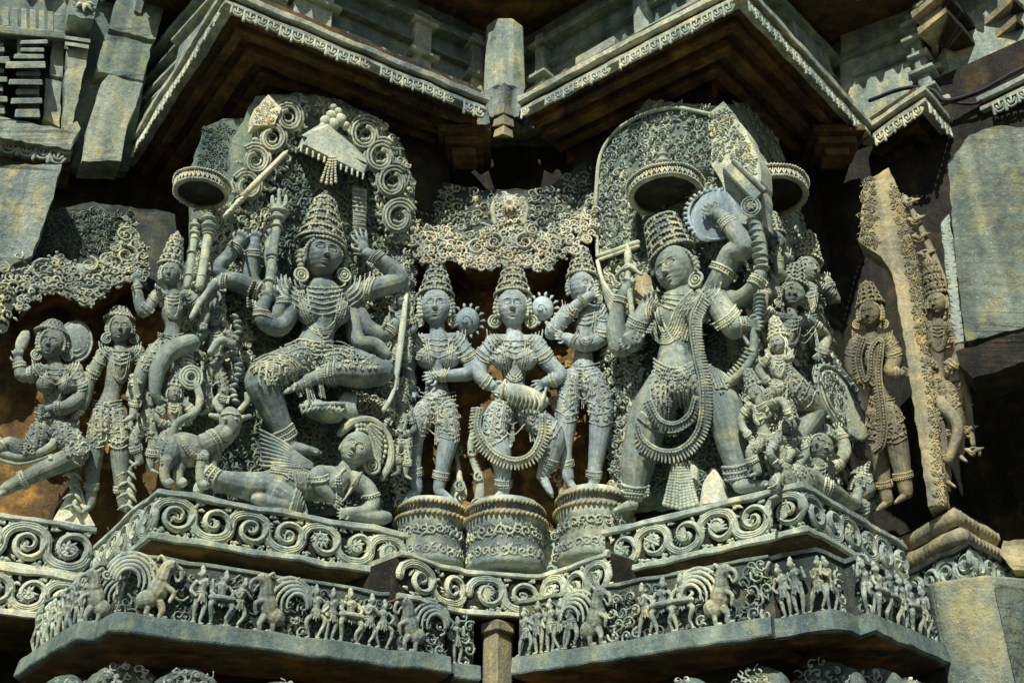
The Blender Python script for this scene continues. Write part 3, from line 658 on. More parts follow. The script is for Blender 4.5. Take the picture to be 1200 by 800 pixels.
class Carve:
    def __init__(self, rel, d0=0.): self.r = rel; self.g = G(); self.hg = G(); self.d0 = d0
    def limb(self, L, n=6, seg=14, flat=1., g=None):
        L = [tuple(q) if len(q) == 4 else (q[0], q[1], 0, q[2]) for q in L]
        S = spline(L, n); P = self.r.P(S[:, 0], S[:, 1], S[:, 2]+self.d0)
        sc = self.r.sc(P)
        (g or self.g).tube(P, np.maximum(S[:, 3], .5)*sc, seg, self.r.n, flat)
    def ell(self, x, y, d, rx, ry, rz, rot=0., g=None, nu=14, nv=10):
        p, ex, ey, en = self.r.jac(x, y, d+self.d0); a = math.radians(rot); X = ex*math.cos(a)+ey*math.sin(a); Y = -ex*math.sin(a)+ey*math.cos(a)
        (g or self.g).ell(p, X*rx, Y*ry, en*rz, nu, nv)
    def hand(self, x, y, d, ang, size=10, spread=.16, bend=0., thumb=1, g=None):
        """palm and five fingers; ang in degrees, 0 = towards image right, 90 = up"""
        a = math.radians(ang); ux, uy = math.cos(a), -math.sin(a); vx, vy = -uy, ux
        s = size; self.ell(x+ux*s*.25, y+uy*s*.25, d, s*.42, s*.36, s*.2, ang, g)
        for k, l in enumerate((.80, 1.0, .95, .72)):
            o = (k-1.5)*.21*s; fa = (k-1.5)*spread; fx, fy = ux*math.cos(fa)+vx*math.sin(fa), uy*math.cos(fa)+vy*math.sin(fa)
            bx, by = x+ux*s*.5+vx*o, y+uy*s*.5+vy*o; l *= s*.85
            self.limb([(bx, by, d, s*.115), (bx+fx*l*.5, by+fy*l*.5, d+bend*s*.18+s*.06, s*.105), (bx+fx*l*(1-.35*bend), by+fy*l*(1-.35*bend), d-bend*s*.25, s*.075)], 4, 7, g=g)
        o = -.36*s*thumb; fx, fy = ux*.62-vx*.78*thumb, uy*.62-vy*.78*thumb; bx, by = x+ux*s*.12+vx*o, y+uy*s*.12+vy*o
        self.limb([(bx, by, d+s*.08, s*.13), (bx+fx*s*.35, by+fy*s*.35, d+s*.15, s*.115), (bx+fx*s*.35+ux*s*.25, by+fy*s*.35+uy*s*.25, d+s*.15, s*.08)], 4, 7, g=g)
    def foot(self, x, y, d, ang, size=20):
        a = math.radians(ang); ux, uy = math.cos(a), -math.sin(a)
        self.limb([(x, y, d, size*.30), (x+ux*size*.5, y+uy*size*.5+size*.04, d+4, size*.25), (x+ux*size, y+uy*size+size*.08, d+7, size*.16)])
        for k in range(5): self.ell(x+ux*size*(1.16-.04*k), y+uy*size*(1.16-.04*k)+size*.10, d+7+(k-2)*size*.10, size*.11, size*.075, size*.06, ang)
    def face(self, x, y, d, w, h, roll=0., yaw=0., pitch=1.):
        self.hp = (x, y, d, w, h, roll, yaw); head_mesh(self.hg, self.r, x, y, d+self.d0, w, h, roll, yaw, pitch)
        for k in (-1, 1):
            c, s_ = math.cos(math.radians(roll)), math.sin(math.radians(roll)); ox = k*w*.5
            if k*yaw < -38: continue
            self.ell(x+ox*c, y-ox*s_+h*.02, d-w*.05, w*.07, h*.20, w*.12, roll, self.hg)
    def body(self, name, mat, parent, voxel=.0045, sm=3):
        me = None; o = self.g.build(name, M[mat], parent, voxel=voxel, sm=sm)
        if self.hg.n:
            h = self.hg.build('h', M[mat], None); import bmesh
            bm = bmesh.new(); bm.from_mesh(o.data); bm.from_mesh(h.data); bm.to_mesh(o.data); bm.free(); bpy.data.objects.remove(h)
            o.data.polygons.foreach_set('use_smooth', [True]*len(o.data.polygons))
        self.bvh = bvh_of(o); self.o = o; return o
    # ---- ornaments laid on the finished body
    def on(self, L, lift=1., n=6):
        S = spline(L, n); return snap(self.bvh, self.r, S[:, :2], lift)
    def beads(self, g, L, r=1.6, gap=2.1, lift=.6, n=6):
        P = self.on(L, lift, n); seg = np.linalg.norm(np.diff(P, axis=0), axis=1); c = np.concatenate([[0], np.cumsum(seg)]); rr = r*self.r.s
        q = np.linspace(0, c[-1], max(2, int(c[-1]/(rr*gap))))
        for k in q: g.ball(A([np.interp(k, c, P[:, j]) for j in range(3)]), rr)
    def cord(self, g, L, r=1.6, lift=.5, n=6, seg=6): g.tube(self.on(L, lift, n), A(r)*self.r.s if np.ndim(r) else r*self.r.s, seg, self.r.n)
    def pleats(self, g, L, width, k=4, r=1.2, lift=.8, n=6, beads=False):
        """a sash of k parallel folds along L"""
        S = spline(L, n)[:, :2]; T = np.gradient(S, axis=0); T /= np.maximum(np.linalg.norm(T, axis=1, keepdims=True), 1e-6); N = np.stack([-T[:, 1], T[:, 0]], 1)
        for j in range(k):
            o = ((j+.5)/k-.5)*width; Q = S+N*o
            if beads and j in (0, k-1): self.beads(g, Q[::2], r*.95, 2., lift, 2)
            else: self.cord(g, Q, r*(1.15 if j in (0, k-1) else .9), lift, 1 if False else 2, 5)
    def necklaces(self, g, x, y, w, rows=4, drop=5., step=5., r=1.5, skew=0.):
        for k in range(rows):
            a = np.linspace(0, PI, 11); ww = w*(.62+.13*k); dy = drop+step*k
            L = [(x-ww*math.cos(q)+skew*math.sin(q), y+dy*math.sin(q)**.8*1.35-2*abs(math.cos(q))*k) for q in a]
            (self.beads if k % 2 == 0 else self.cord)(g, L, r)
            if k == rows-1:
                for i in range(1, 10): x2, y2 = L[i]; self.cord(g, [(x2, y2+1), (x2, y2+5)], [r*.9, r*.5], .3, 3)
    def ring(self, g, x, y, ang, w, rows=3, r=1.6, gap=2.6, bulge=.18):
        """bangles round a limb: short arcs across it, ang = direction of the limb"""
        g.mark(); a = math.radians(ang); ux, uy = math.cos(a), -math.sin(a); vx, vy = -uy, ux
        for k in range(rows):
            o = (k-(rows-1)/2)*gap; cx, cy = x+ux*o, y+uy*o
            L = [(cx+vx*w*t+ux*w*bulge*(t*t*4-1)*-.5, cy+vy*w*t+uy*w*bulge*(t*t*4-1)*-.5) for t in np.linspace(-.52, .52, 7)]
            P = self.on(L, .5, 3); (self.beads(g, L, r*.9, 2.) if (k % 2 and rows > 1) else g.tube(P, r*self.r.s, 6, self.r.n))
    def crust(self, g, poly, pitch=8., seed=0, lift=1., fat=1., plane=None, bead=.3):
        """carved jewel-work over a region of the body (or of a plate at depth plane)"""
        R = random.Random(seed); P = A(poly, float); x0, y0 = P.min(0); x1, y1 = P.max(0); y = y0; row = 0
        while y <= y1:
            x = x0+pitch*.5*(row % 2)
            while x <= x1:
                px, py = x+R.uniform(-.22, .22)*pitch, y+R.uniform(-.22, .22)*pitch
                if in_poly(poly, px, py):
                    f, sc = patch(self.r, px, py, (plane or 0)+self.d0, None if plane is not None else self.bvh, lift)
                    if f is not None:
                        q = pitch*sc; k = R.random()
                        if plane is not None and k >= bead*.5:
                            q2 = q*fat; curl(g, f, (0, 0), q*R.uniform(.50, .66), R.uniform(0, 6.28), R.uniform(1.1, 1.5), R.choice((-1, 1)), q*.125*fat, R.uniform(0, .25)*q, pitch > 7.5, 5, 10)
                            a0 = R.uniform(0, 6.28)
                            for j in range(2): leaf(g, f, (math.cos(a0+j*2.6)*q*.45, math.sin(a0+j*2.6)*q*.45), a0+j*2.6+R.uniform(-1, 1), q*.5, q*.22*fat, 0.)
                            x += pitch; continue
                        if k < bead: g.ball(f(0, 0, q*.05), q*.24)
                        elif k < bead+.35: curl(g, f, (0, 0), q*.55, R.uniform(0, 6.28), 1.15, R.choice((-1, 1)), q*.14*fat, 0., False, 5, 9)
                        else:
                            a0 = R.uniform(0, 6.28)
                            for j in range(R.randint(2, 5)): leaf(g, f, (0, 0), a0+j*.6, q*.7, q*.24*fat, 0.)
                x += pitch
            y += pitch*.86; row += 1
    def fall(self, g, x0, y0, x1, y1, w, k=5, seed=0, r=1.5, tail=3.):
        """hanging tassel of bead strings between two points, spreading to w"""
        R = random.Random(seed); 
        for j in range(k):
            o = ((j+.5)/k-.5); q = [(x0+o*w*.45, y0), ((x0+x1)/2+o*w*.8, (y0+y1)/2), (x1+o*w, y1+R.uniform(-tail, tail))]
            self.beads(g, q, r, 1.8, .8)
            f, sc = patch(self.r, q[-1][0], q[-1][1]+r*1.5, 0, self.bvh, 1.)
            if f is not None: g.ell(f(0, 0, 0.), f.u*r*1.5*sc, f.v*r*2.*sc, f.n*r*1.4*sc, 7, 5)
    def earring(self, g, x, y, r=8., d=0., roll=0):
        g.mark(); p, ex, ey, en = self.r.jac(x, y, d+self.d0); a = np.linspace(0, 2*PI, 19)
        C = p+np.outer(np.cos(a)*r, ex)+np.outer(np.sin(a)*r, ey); g.tube(C, r*.24*self.r.s, 6, self.r.n)
        C = p+np.outer(np.cos(a)*r*.55, ex)+np.outer(np.sin(a)*r*.55, ey)+en*r*.1; g.tube(C, r*.16*self.r.s, 6, self.r.n)
        g.ell(p+en*r*.1, ex*r*.3, ey*r*.3, en*r*.35, 8, 6); g.ell(p-en*r*.25, ex*r*.9, ey*r*.9, en*r*.2, 14, 6)
    def crown(self, g, x, y, w, w2, h, tilt=0., d=0., tiers=5, seed=0, dome=False, lean=10.):
        """tall jewelled mitre: beaded brow band, tiers of petals and bosses, pointed knob; x, y = middle of its lower rim"""
        R = random.Random(seed); p, ex, ey, en = self.r.jac(x, y, d+self.d0); a = math.radians(tilt); b = math.radians(lean)
        Y = ey*math.cos(a)-ex*math.sin(a)*1.; X = ex*math.cos(a)+ey*math.sin(a); Y = Y*math.cos(b)+en*math.sin(b); Zn = en
        s = self.r.s*1.05
        def ringpt(t, r, k=1.): th = t; return lambda q: 0
        ts = np.linspace(0, 1, 13); prof = [w/2*(1-t)**.9*.0+((w*(1-t)+w2*t)/2 if not dome else w/2*math.sqrt(max(.03, 1-t*t*.93))) for t in ts]
        th = np.linspace(0, 2*PI, 28, endpoint=False)
        V = A([[p+Y*h*t+X*pr*.93*math.cos(q)+Zn*pr*.80*math.sin(q) for q in th] for t, pr in zip(ts, prof)]); g.grid(V, True); b0 = g.n-len(V)*28; g.t.append(A([[0, i+1, i] for i in range(1, 27)])+b0); g.t.append(A([[0, i, i+1] for i in range(1, 27)])+g.n-28)
        R_at = lambda t: float(np.interp(t, ts, prof))
        def pos(t, q, o=0.): r = R_at(min(t, 1))+o; return p+Y*h*t+X*r*math.cos(q)+Zn*r*.86*math.sin(q)
        for k in range(tiers+1):
            t = k/tiers*.94; r = R_at(t); n = max(10, int(2*PI*r/3.6)); br = 1.75 if k else 2.3
            for q in np.linspace(-.5, PI+.5, n*2//3): g.ball(pos(t, q, .6), br*s)
            C = A([pos(t+.022*(60/h), q, .2) for q in np.linspace(-.6, PI+.6, 24)]); g.tube(C, 1.0*s, 5, self.r.n)
            if k < tiers:
                m = max(5, int(r/4.2)); tt = t+.5/tiers
                for j in range(m):
                    q = (j+.5)/m*PI; c = pos(tt, q, .4); nn = nrm(c-(p+Y*h*tt)); u = nrm(np.cross(nrm(Y), nn)); f = Loc(c, u, nrm(Y), nn); z = h/tiers*s*.40
                    if (j+k) % 2 == 0: g.ell(c, u*z*.7, nrm(Y)*z*.95, nn*z*.55, 8, 6); curl(g, f, (0, 0), z*1.05, R.uniform(0, 6), 1., 1, z*.17, z*.2, False, 5, 9)
                    else:
                        for e in (-.5, 0, .5): leaf(g, f, (0, -z*.8), PI/2+e, z*1.9, z*.42, 0)
        for k, (t, rr) in enumerate(((1.0, .62), (1.05, .42), (1.11, .30), (1.17, .16))): g.ell(p+Y*h*t, X*w2*rr*.9, Y*h*.035, Zn*w2*rr*.8, 10, 6)

def parasol(name, label, rel, x, y, d, R_, hgt, cat='canopy', rim=10., spire=20., mat='lace', seed=0, w=5.2, wedge=1.):
    """round stone canopy that stands out from the plate, true horizontal rim with a swag band, dome and finial"""
    p, ex, ey, en = rel.jac(x, y, d); s = np.linalg.norm(ex); R_ = R_*s; n = nrm(rel.n); u = A([-n[1], n[0], 0]); Z = A([0, 0, 1.])
    t = thing(name, label, cat, p)
    th = np.linspace(0, 2*PI, 40, endpoint=False); cir = lambda r, z: p+np.outer(np.cos(th)*r, u)+np.outer(np.sin(th)*r*wedge, n)+Z*z
    g = G(); h = rim*s; prof = [(0, .002), (.86*R_, .0), (.86*R_, -h*.6), (R_*.97, -h*.6), (R_, -h*.4), (R_*.97, -h*.2), (R_*.97, h*.75), (R_*1.05, h*.8), (R_*1.05, h*1.1), (R_*.8, h*1.6), (R_*.52, h*1.6+hgt*s*.5), (R_*.25, h*1.6+hgt*s*.9), (0, h*1.6+hgt*s)]
    g.grid(A([cir(max(r, .0005), z) for r, z in prof]), True); g.build('dome', M[mat], t)
    g = G()
    for q in np.arange(0, 2*PI, w*s/R_):
        c = p+(u*math.cos(q)+n*math.sin(q)*wedge)*R_; o = nrm(u*math.cos(q)+n*math.sin(q)); v = np.cross(Z, o); f = Loc(c, v, Z, o)
        k = np.linspace(-1, 1, 5); g.tube(f(k*w*s*.42, h*.5-h*.7*(1-k**2)), .7*s, 5, o); g.tube(f(A([0, 0]), A([h*.6, -h*.45])), .8*s, 5, o); g.ball(f(w*s*.5, -h*.45), 1.2*s)
    for q in np.arange(0, 2*PI, 3.0*s/R_): g.ball(p+(u*math.cos(q)+n*math.sin(q)*wedge)*R_*1.06+Z*h*.95, 1.35*s)
    g.build('swag_band', M['pale'], t)
    if spire:
        g = G(); 
        for k, (z, r) in enumerate([(0, 7), (.15, 8.5), (.28, 5), (.42, 6.5), (.56, 3.5), (.7, 4.5), (.85, 2.5), (1., 1.2)]): g.ell(p+Z*(h*1.5+(hgt+spire*z)*s), u*r*s*spire/26, Z*spire*.09*s, n*r*s*spire/26, 12, 7)
        g.build('finial', M[mat], t)
    return t
# ============================================================ LEFT PANEL
RL = Rel(L0-N_L*.12, N_L)
def ragged(P, j=1., step=7.):
    """outline with the small irregularities of a broken or hand-dressed edge"""
    out = []; R = random.Random(int(abs(P[0][0]*7+P[0][1])))
    for i in range(len(P)):
        a, b = A(P[i], float)[:2], A(P[(i+1) % len(P)], float)[:2]; n = max(1, int(np.linalg.norm(b-a)/step))
        for k in range(n): out.append(a+(b-a)*k/n+(A([R.uniform(-j, j), R.uniform(-j, j)]) if k else 0))
    return A(out)
def plate(name, label, rel, outline, d, mat, dep=16, cat='stone slab', carve=None, pitch=9, seed=0, cmat=None, bev=.004, shade=None):
    P = A(outline, float); c = rel.P(P[:, 0].mean(), P[:, 1].max(), d); t = thing(name, label, cat, c)
    g = G(); Q = ragged(P, 1.1); a = rel.P(Q[:, 0], Q[:, 1], np.full(len(Q), float(d))); g.wear = .003; g.slab(Q, a, a-rel.n*dep*rel.s); g.build('slab', M[mat], t, False, bevel=bev)
    if carve:
        C = Carve(rel); g = G()
        for k, poly in enumerate(carve): g.mark(); C.crust(g, poly, pitch, seed+k, 0, 1., plane=d, bead=.2)
        g.build('carved_relief', M[cmat or mat], t)
    return t
# back stele and its two layers
plate('arched_stele', 'tall round-topped back slab of the left panel, its upper right shoulder plain and shaded', RL,
    [(212, 592), (206, 420), (222, 300), (268, 215), (272, 160), (300, 114), (345, 108), (400, 118), (440, 138), (470, 168), (486, 212), (487, 330), (480, 600)], -56, 'band', 22,
    carve=[[(395, 120), (436, 138), (462, 166), (476, 200), (440, 196), (420, 150)]], pitch=8, cmat='soap')
plate('side_slab', 'dim lace-carved slab edge behind the left shoulder of the left panel', RL, [(222, 330), (226, 190), (240, 150), (262, 138), (300, 140), (290, 330)], -74, 'band', 14,
    carve=[[(226, 250), (228, 190), (242, 150), (266, 142), (285, 160), (270, 250)]], pitch=7, cmat='band')

def serpent_scroll(name, label, rel, centers, r, d, seed, mat='lace', side=1, width=5.5):
    """makara-tail arch: thick grooved bands that coil from hole to hole, with plumes outside"""
    t = thing(name, label, 'carved arch', rel.P(*centers[-1], d)); g = G(); C = Carve(rel)
    n = len(centers)
    for k, (x, y) in enumerate(centers):
        nx, ny = centers[k+1] if k < n-1 else (2*x-centers[k-1][0], 2*y-centers[k-1][1]); px_, py_ = centers[k-1] if k else (2*x-nx, 2*y-ny)
        th0 = math.atan2(-(py_-y), px_-x)
        for rr, tw, dd in ((r, width*.55, 3), (r*.78, 2.0, 8), (r*1.22, 2.2, 6), (r*1.02, 1.6, 9.5)):
            L = [(x+rr*(1.16-.085*a)*math.cos(th0+side*a), y-rr*(1.16-.085*a)*math.sin(th0+side*a)*1.08, d+dd, tw) for a in np.linspace(-1.3, 5.4, 15)]
            C.limb(L, 3, 7, g=g)
        L = [(x+r*.45*math.cos(a), y-r*.45*math.sin(a), d+3, 2.4-.25*i) for i, a in enumerate(np.linspace(th0+2, th0+2+5, 7))]; C.limb(L, 3, 6, g=g)
        m = ((x+nx)/2, (y+ny)/2)
        for q in range(7):
            a = th0+side*(1.3+q*.42); f, sc = patch(rel, x+math.cos(a)*r*1.25, y-math.sin(a)*r*1.25, d+3); 
            leaf(g, f, (0, 0), a+.35*side, r*.62*sc, r*.24*sc); 
            if q % 3 == 0: curl(g, f, (r*.3*sc*math.cos(a), r*.3*sc*math.sin(a)), r*.34*sc, a, 1.1, side, r*.10*sc, 0, True, 5, 9)
    Cs = [A(c, float) for c in centers]; Cs = [2*Cs[0]-Cs[1]]+Cs+[2*Cs[-1]-Cs[-2]]; P_ = []
    for k in range(len(Cs)-1):
        T_ = nrm(Cs[k+1]-Cs[k]); N_ = A([T_[1], -T_[0]]); P_.append((Cs[k]+Cs[k+1])/2); 
        if k < len(Cs)-2: P_.append(Cs[k+1]+N_*r*1.25*(-1)**k)
    for o, tw, dd in ((0, width*.75, -3), (-3.2, 1.5, 1), (3.2, 1.5, 1), (0, 1.3, 2)):
        Q = spline(A(P_), 8); TT = nrm(np.gradient(Q, axis=0)); Q = Q+np.stack([-TT[:, 1], TT[:, 0]], 1)*o; C.limb([(a, b, d+dd, tw) for a, b in Q], 1 if False else 2, 7, g=g)
    g.build('coiling_bands', M[mat], t, voxel=.0036, sm=1); return t
serpent_scroll('scroll_arch', 'left limb of the carved arch, three coiling holes beside the raised sword', RL, [(338, 138), (319, 162), (300, 188), (290, 218)], 12.5, -38, 3, side=-1)
serpent_scroll('scroll_arch', 'right limb of the carved arch, big coils down the right panel edge', RL, [(428, 158), (446, 184), (460, 213), (467, 255)], 14, -38, 4, side=1)
plate('peaked_block', 'small pointed block on top of the left arch limb', RL, [(296, 146), (298, 128), (315, 111), (330, 126), (322, 146)], -24, 'pale', 22, carve=[[(299, 144), (300, 130), (314, 116), (326, 128), (320, 144)]], pitch=5)
# parasol on the left and the flat canopy over the crown
parasol('round_parasol', 'half-round stone parasol at the upper left corner of the left panel', RL, 236, 224, -22, 31, 15, 'parasol', rim=9, spire=0, w=5)
t = thing('flat_canopy', 'angular canopy slab jutting out above the crown with a hanging bead tassel', 'canopy', RL.P(392, 190, -20))
g = G(); lo = [(346, 178, -48), (356, 170, -2), (426, 204, -2), (431, 200, -48)]; up_ = [(350, 164, -48), (366, 152, -4), (430, 194, -4), (434, 186, -48)]
g.hexa(RL.pts(lo), RL.pts(up_)); g.build('canopy_slab', M['lace'], t, False, bevel=.004)
g = G(); C = Carve(RL); top = [(352, 163, -44), (385, 140, -36), (432, 186, -44)]; g.hexa(RL.pts([(355, 160, -4), (384, 146, -6), (430, 192, -6)]), RL.pts([(352, 158, -46), (384, 140, -46), (432, 184, -46)])); g.build('canopy_gable', M['soap'], t, False, bevel=.003)
g = G(); f = Face(RL.P(354, 180, -4), RL.P(428, 210, -4), 0, 1); a0, a1 = RL.P(352, 172, -2), RL.P(427, 205, -2)
for k in np.linspace(.02, .98, 12):
    p = a0+(a1-a0)*k; g.tube([p, p-A([0, 0, .022])], [.007, .006], 5, RL.n); g.ball(p-A([0, 0, .028]), .007)
g.build('fringe', M['pale'], t)
g = G()
for k in range(4): 
    a, b = RL.P(386+k*2.2, 184, 2), RL.P(377+k*5.5, 216-abs(k-1.5)*2, 6)
    for q in np.linspace(0, 1, 10): g.ball(a+(b-a)*q, .0065+.002*q)
g.build('bead_tassel', M['pale'], t)
g = G()
for x, y, r_ in [(388, 136, 6), (396, 132, 5), (381, 142, 6), (399, 141, 7), (390, 146, 7), (378, 149, 5), (405, 148, 5), (391, 126, 4)]: C.ell(x, y, -20, r_, r_, r_, g=g)
g.build('lotus_finial', M['lace'], t)

# ---------------- the many-armed main figure
K = Carve(RL)
K.limb([(378, 330, -22, 13), (378, 345, -22, 24), (376, 365, -20, 25), (372, 392, -18, 19), (368, 412, -18, 25), (366, 426, -18, 24)])
K.ell(346, 350, -20, 15, 13, 12); K.ell(410, 350, -20, 15, 13, 12)
K.ell(361, 366, -6, 14, 14, 12); K.ell(396, 366, -6, 14, 14, 12)
K.limb([(378, 308, -20, 10), (378, 334, -22, 12)])
K.face(378, 300, -10, 42, 50, 0, -3)
# standing leg, raised leg
K.limb([(350, 425, -14, 24), (325, 436, -4, 25), (309, 448, 0, 22), (320, 480, -6, 17), (335, 510, -8, 11.5), (338, 520, -8, 10)])
K.limb([(382, 428, -12, 22), (415, 428, -2, 20), (446, 436, 4, 15)]); K.limb([(446, 436, 2, 16), (420, 438, 6, 17), (392, 438, 6, 13), (366, 444, 6, 9), (352, 452, 6, 8)])
K.foot(350, 450, 6, 208, 17); K.foot(345, 524, -4, -8, 26)
# arms: right raised, right shoulder pair, left fan
K.limb([(412, 346, -18, 13), (440, 338, -14, 12.5), (467, 329, -10, 12), (458, 315, -8, 11), (440, 303, -6, 8.5), (430, 297, -6, 7)]); K.hand(427, 293, -6, 108, 19)
K.limb([(342, 348, -18, 13), (310, 345, -12, 12.5), (278, 331, -8, 11.5), (262, 330, -6, 9), (250, 336, -4, 7)]); K.hand(248, 338, -4, 255, 19, bend=.2)
K.limb([(346, 350, -14, 12), (330, 382, -6, 11), (312, 378, -2, 11), (306, 366, 0, 9), (311, 352, 0, 7)]); K.hand(311, 354, 2, 80, 13, bend=.9)
K.limb([(345, 352, -20, 11), (322, 372, -10, 9), (331, 354, -4, 8), (333, 344, -2, 6)]); K.hand(333, 344, -2, 92, 17)
K.limb([(340, 345, -30, 10), (296, 333, -28, 10), (297, 292, -24, 9), (298, 284, -22, 7)]); K.hand(299, 284, -22, 80, 13, bend=.6)
K.limb([(330, 345, -34, 10), (258, 322, -22, 9), (270, 298, -18, 8.5), (278, 286, -16, 6.5)]); K.hand(279, 285, -16, 60, 15, bend=.8)
K.limb([(412, 350, -28, 11), (430, 385, -20, 11), (452, 392, -12, 9), (462, 380, -8, 7)]); K.hand(461, 382, -8, 70, 13, bend=.9)
K.limb([(410, 356, -26, 11), (418, 398, -16, 10), (440, 404, -8, 9), (452, 415, -4, 7)]); K.hand(452, 415, -4, 300, 13, bend=.6)
K.limb([(340, 344, -36, 9), (320, 322, -36, 8), (316, 292, -32, 7.5), (319, 280, -30, 6)]); K.hand(319, 280, -30, 95, 12, bend=.8)
T = thing('dancing_goddess', 'largest left statue, many-armed and dancing with one knee raised on the lying figure', 'statue', RL.P(345, 530, -6))
K.body('body', 'skin', T)
g = G(); K.crown(g, 376, 286, 56, 22, 52, 2, -14, 5, 1, lean=6); K.crown(g, 378, 290, 50, 46, 5, 0, -12, 1, 2); g.build('crown', M['lace'], T, voxel=ORN, sm=1)
g = G()
for k, q in enumerate(np.linspace(.05*PI, .95*PI, 19)): g.ball(RL.P(378+23*math.cos(q), 303-25*math.sin(q), 2+4*math.sin(q)), .0105)
for sx in (-1, 1):
    for k in range(7): K.ell(378+sx*(25+2.*math.sin(k)), 296+k*5.4, -12, 4.2, 3.6, 5, g=g)
g.build('hair_curls', M['soap'], T, voxel=ORN, sm=1)
g = G(); K.earring(g, 353, 322, 7.5, -4); K.earring(g, 403, 322, 7.5, -4); g.build('earring', M['lace'], T)
g = G(); K.necklaces(g, 378, 330, 44, 6, 6, 4.6, 1.5); K.crust(g, [(352, 334), (404, 334), (414, 344), (396, 352), (378, 350), (358, 352), (342, 344)], 5, 4, .4, bead=.4)
K.pleats(g, [(352, 342), (358, 368), (372, 388), (388, 386), (400, 368), (404, 344)], 10, 4, 1.3, beads=True); K.beads(g, [(360, 338), (366, 372), (380, 398), (392, 378), (398, 340)], 1.7); g.build('necklace', M['lace'], T, voxel=ORN, sm=1)
g = G(); K.crust(g, [(338, 402), (352, 396), (376, 398), (398, 398), (412, 410), (440, 418), (420, 428), (386, 432), (356, 440), (330, 436), (312, 432), (318, 416)], 6.5, 5, .8, 1.1, bead=.25)
for k in range(4): K.beads(g, [(334, 404+k*5), (352, 398+k*5), (374, 402+k*5), (398, 400+k*5), (414, 408+k*4)], 1.6)
for k, (xa, ya, xb, yb, ww) in enumerate([(322, 428, 332, 446, 8), (340, 430, 352, 462, 10), (356, 430, 366, 470, 10), (372, 430, 378, 466, 9)]): K.fall(g, xa, ya, xb, yb, ww, 4, k, 1.5)
K.pleats(g, [(300, 428), (318, 420), (338, 424), (350, 434)], 12, 4, 1.5); K.pleats(g, [(296, 436), (306, 428), (322, 428)], 8, 3, 1.4)
K.crust(g, [(300, 432), (330, 428), (352, 440), (342, 462), (318, 452), (302, 446)], 6.5, 15, .8, 1.1); K.crust(g, [(396, 414), (436, 418), (444, 428), (420, 436), (396, 432)], 6.5, 16, .8, 1.1)
for k in range(6): K.cord(g, [(306+k*7, 428+k), (304+k*7.6, 442), (306+k*8, 452)], 1.5, 1.3, 4)
g.build('jewelled_skirt', M['lace'], T, voxel=ORN, sm=1)
g = G(); K.ring(g, 333, 508, -62, 26, 5, 1.6, 3.); K.ring(g, 388, 438, 184, 28, 4, 1.7, 3.2); K.ring(g, 440, 303, 137, 20, 4, 1.5, 2.6); K.ring(g, 262, 331, 175, 18, 3, 1.4); K.ring(g, 298, 346, 170, 28, 4, 1.8, 3.2); K.ring(g, 432, 340, 165, 28, 3, 1.8, 3); K.ring(g, 308, 368, 80, 20, 3, 1.4); K.ring(g, 297, 298, 90, 20, 3, 1.5, 3); K.ring(g, 276, 290, 50, 16, 3, 1.4); K.ring(g, 456, 386, 60, 16, 3, 1.4); K.ring(g, 332, 352, 90, 15, 3, 1.3); g.build('bangle', M['lace'], T)
# attributes carried in the hands
def attribute(name, parent, mat, fn): g = G(); fn(g); return g.build(name, M[mat], parent)
def sword(g):
    p = [(334, 180), (284, 232)]; a, b = RL.P(*p[0], -8), RL.P(*p[1], -10); u = nrm(b-a); v = nrm(np.cross(u, RL.n)); w = .016
    g.hexa([a+v*w*.9, a-u*.03, a-v*w*.9, b-v*w, b+v*w], [q+RL.n*.016 for q in (a+v*w*.5, a-u*.02, a-v*w*.5, b-v*w*.5, b+v*w*.5)])
    for k in range(6): K.ell(281-k*3.2, 236+k*3.4, -10, 7-(k % 2)*2.5, 3, 6, 45, g=g)
attribute('sword', T, 'pale', sword)
def staff(L, rings, knob=6, r=4.5):
    def fn(g):
        K.limb([(x, y, d, r) for x, y, d in L], 4, 9, g=g)
        for x, y, d, rr in rings: K.ell(x, y, d, rr, 1.7, rr, 0, g=g)
        x, y, d = L[0]
        for k in range(4): K.ell(x, y-2-k*4.5, d, knob*(1.1, .7, 1., .5)[k], 3, knob*(1.1, .7, 1., .5)[k], g=g)
    return fn
attribute('mace', T, 'soap', staff([(325, 258, -6), (319, 305, -4), (313, 350, -2)], [(324, 266, -6, 8), (323, 271, -6, 6), (319, 300, -4, 7), (318, 304, -4, 6), (315, 330, -2, 7), (314, 345, -2, 7.5)], 8, 5.5))
attribute('trident_staff', T, 'soap', staff([(245, 268, -12), (240, 300, -10), (234, 335, -8)], [(245, 272, -12, 9), (245, 276, -12, 8), (243, 284, -12, 6), (239, 305, -10, 6), (236, 324, -8, 6)], 9, 5.5))
attribute('club', T, 'soap', staff([(228, 275, -14), (224, 305, -12), (219, 335, -10)], [(228, 280, -14, 6), (225, 296, -12, 6), (221, 322, -10, 5)], 6, 4.2))
def blade(g):
    K.limb([(252, 330, 0, 4.5), (236, 352, 2, 4), (224, 372, 2, 3)], 4, 8, g=g); K.limb([(476, 345, -10, 3), (470, 400, 0, 4), (462, 455, 4, 3), (450, 480, 6, 3.5)], 4, 8, g=g)
attribute('dagger', T, 'lace', blade)
def trident(g):
    for o, h_ in ((-8, 16), (0, 24), (8, 16)): K.limb([(327, 246, -8, 3), (327+o*.9, 240, -8, 3), (327+o, 246-h_, -8, 1.8)], 4, 7, g=g)
    K.ell(327, 247, -8, 12, 3.5, 8, g=g); K.ell(326, 254, -8, 8, 4, 7, g=g)
attribute('trident_head', T, 'lace', trident)
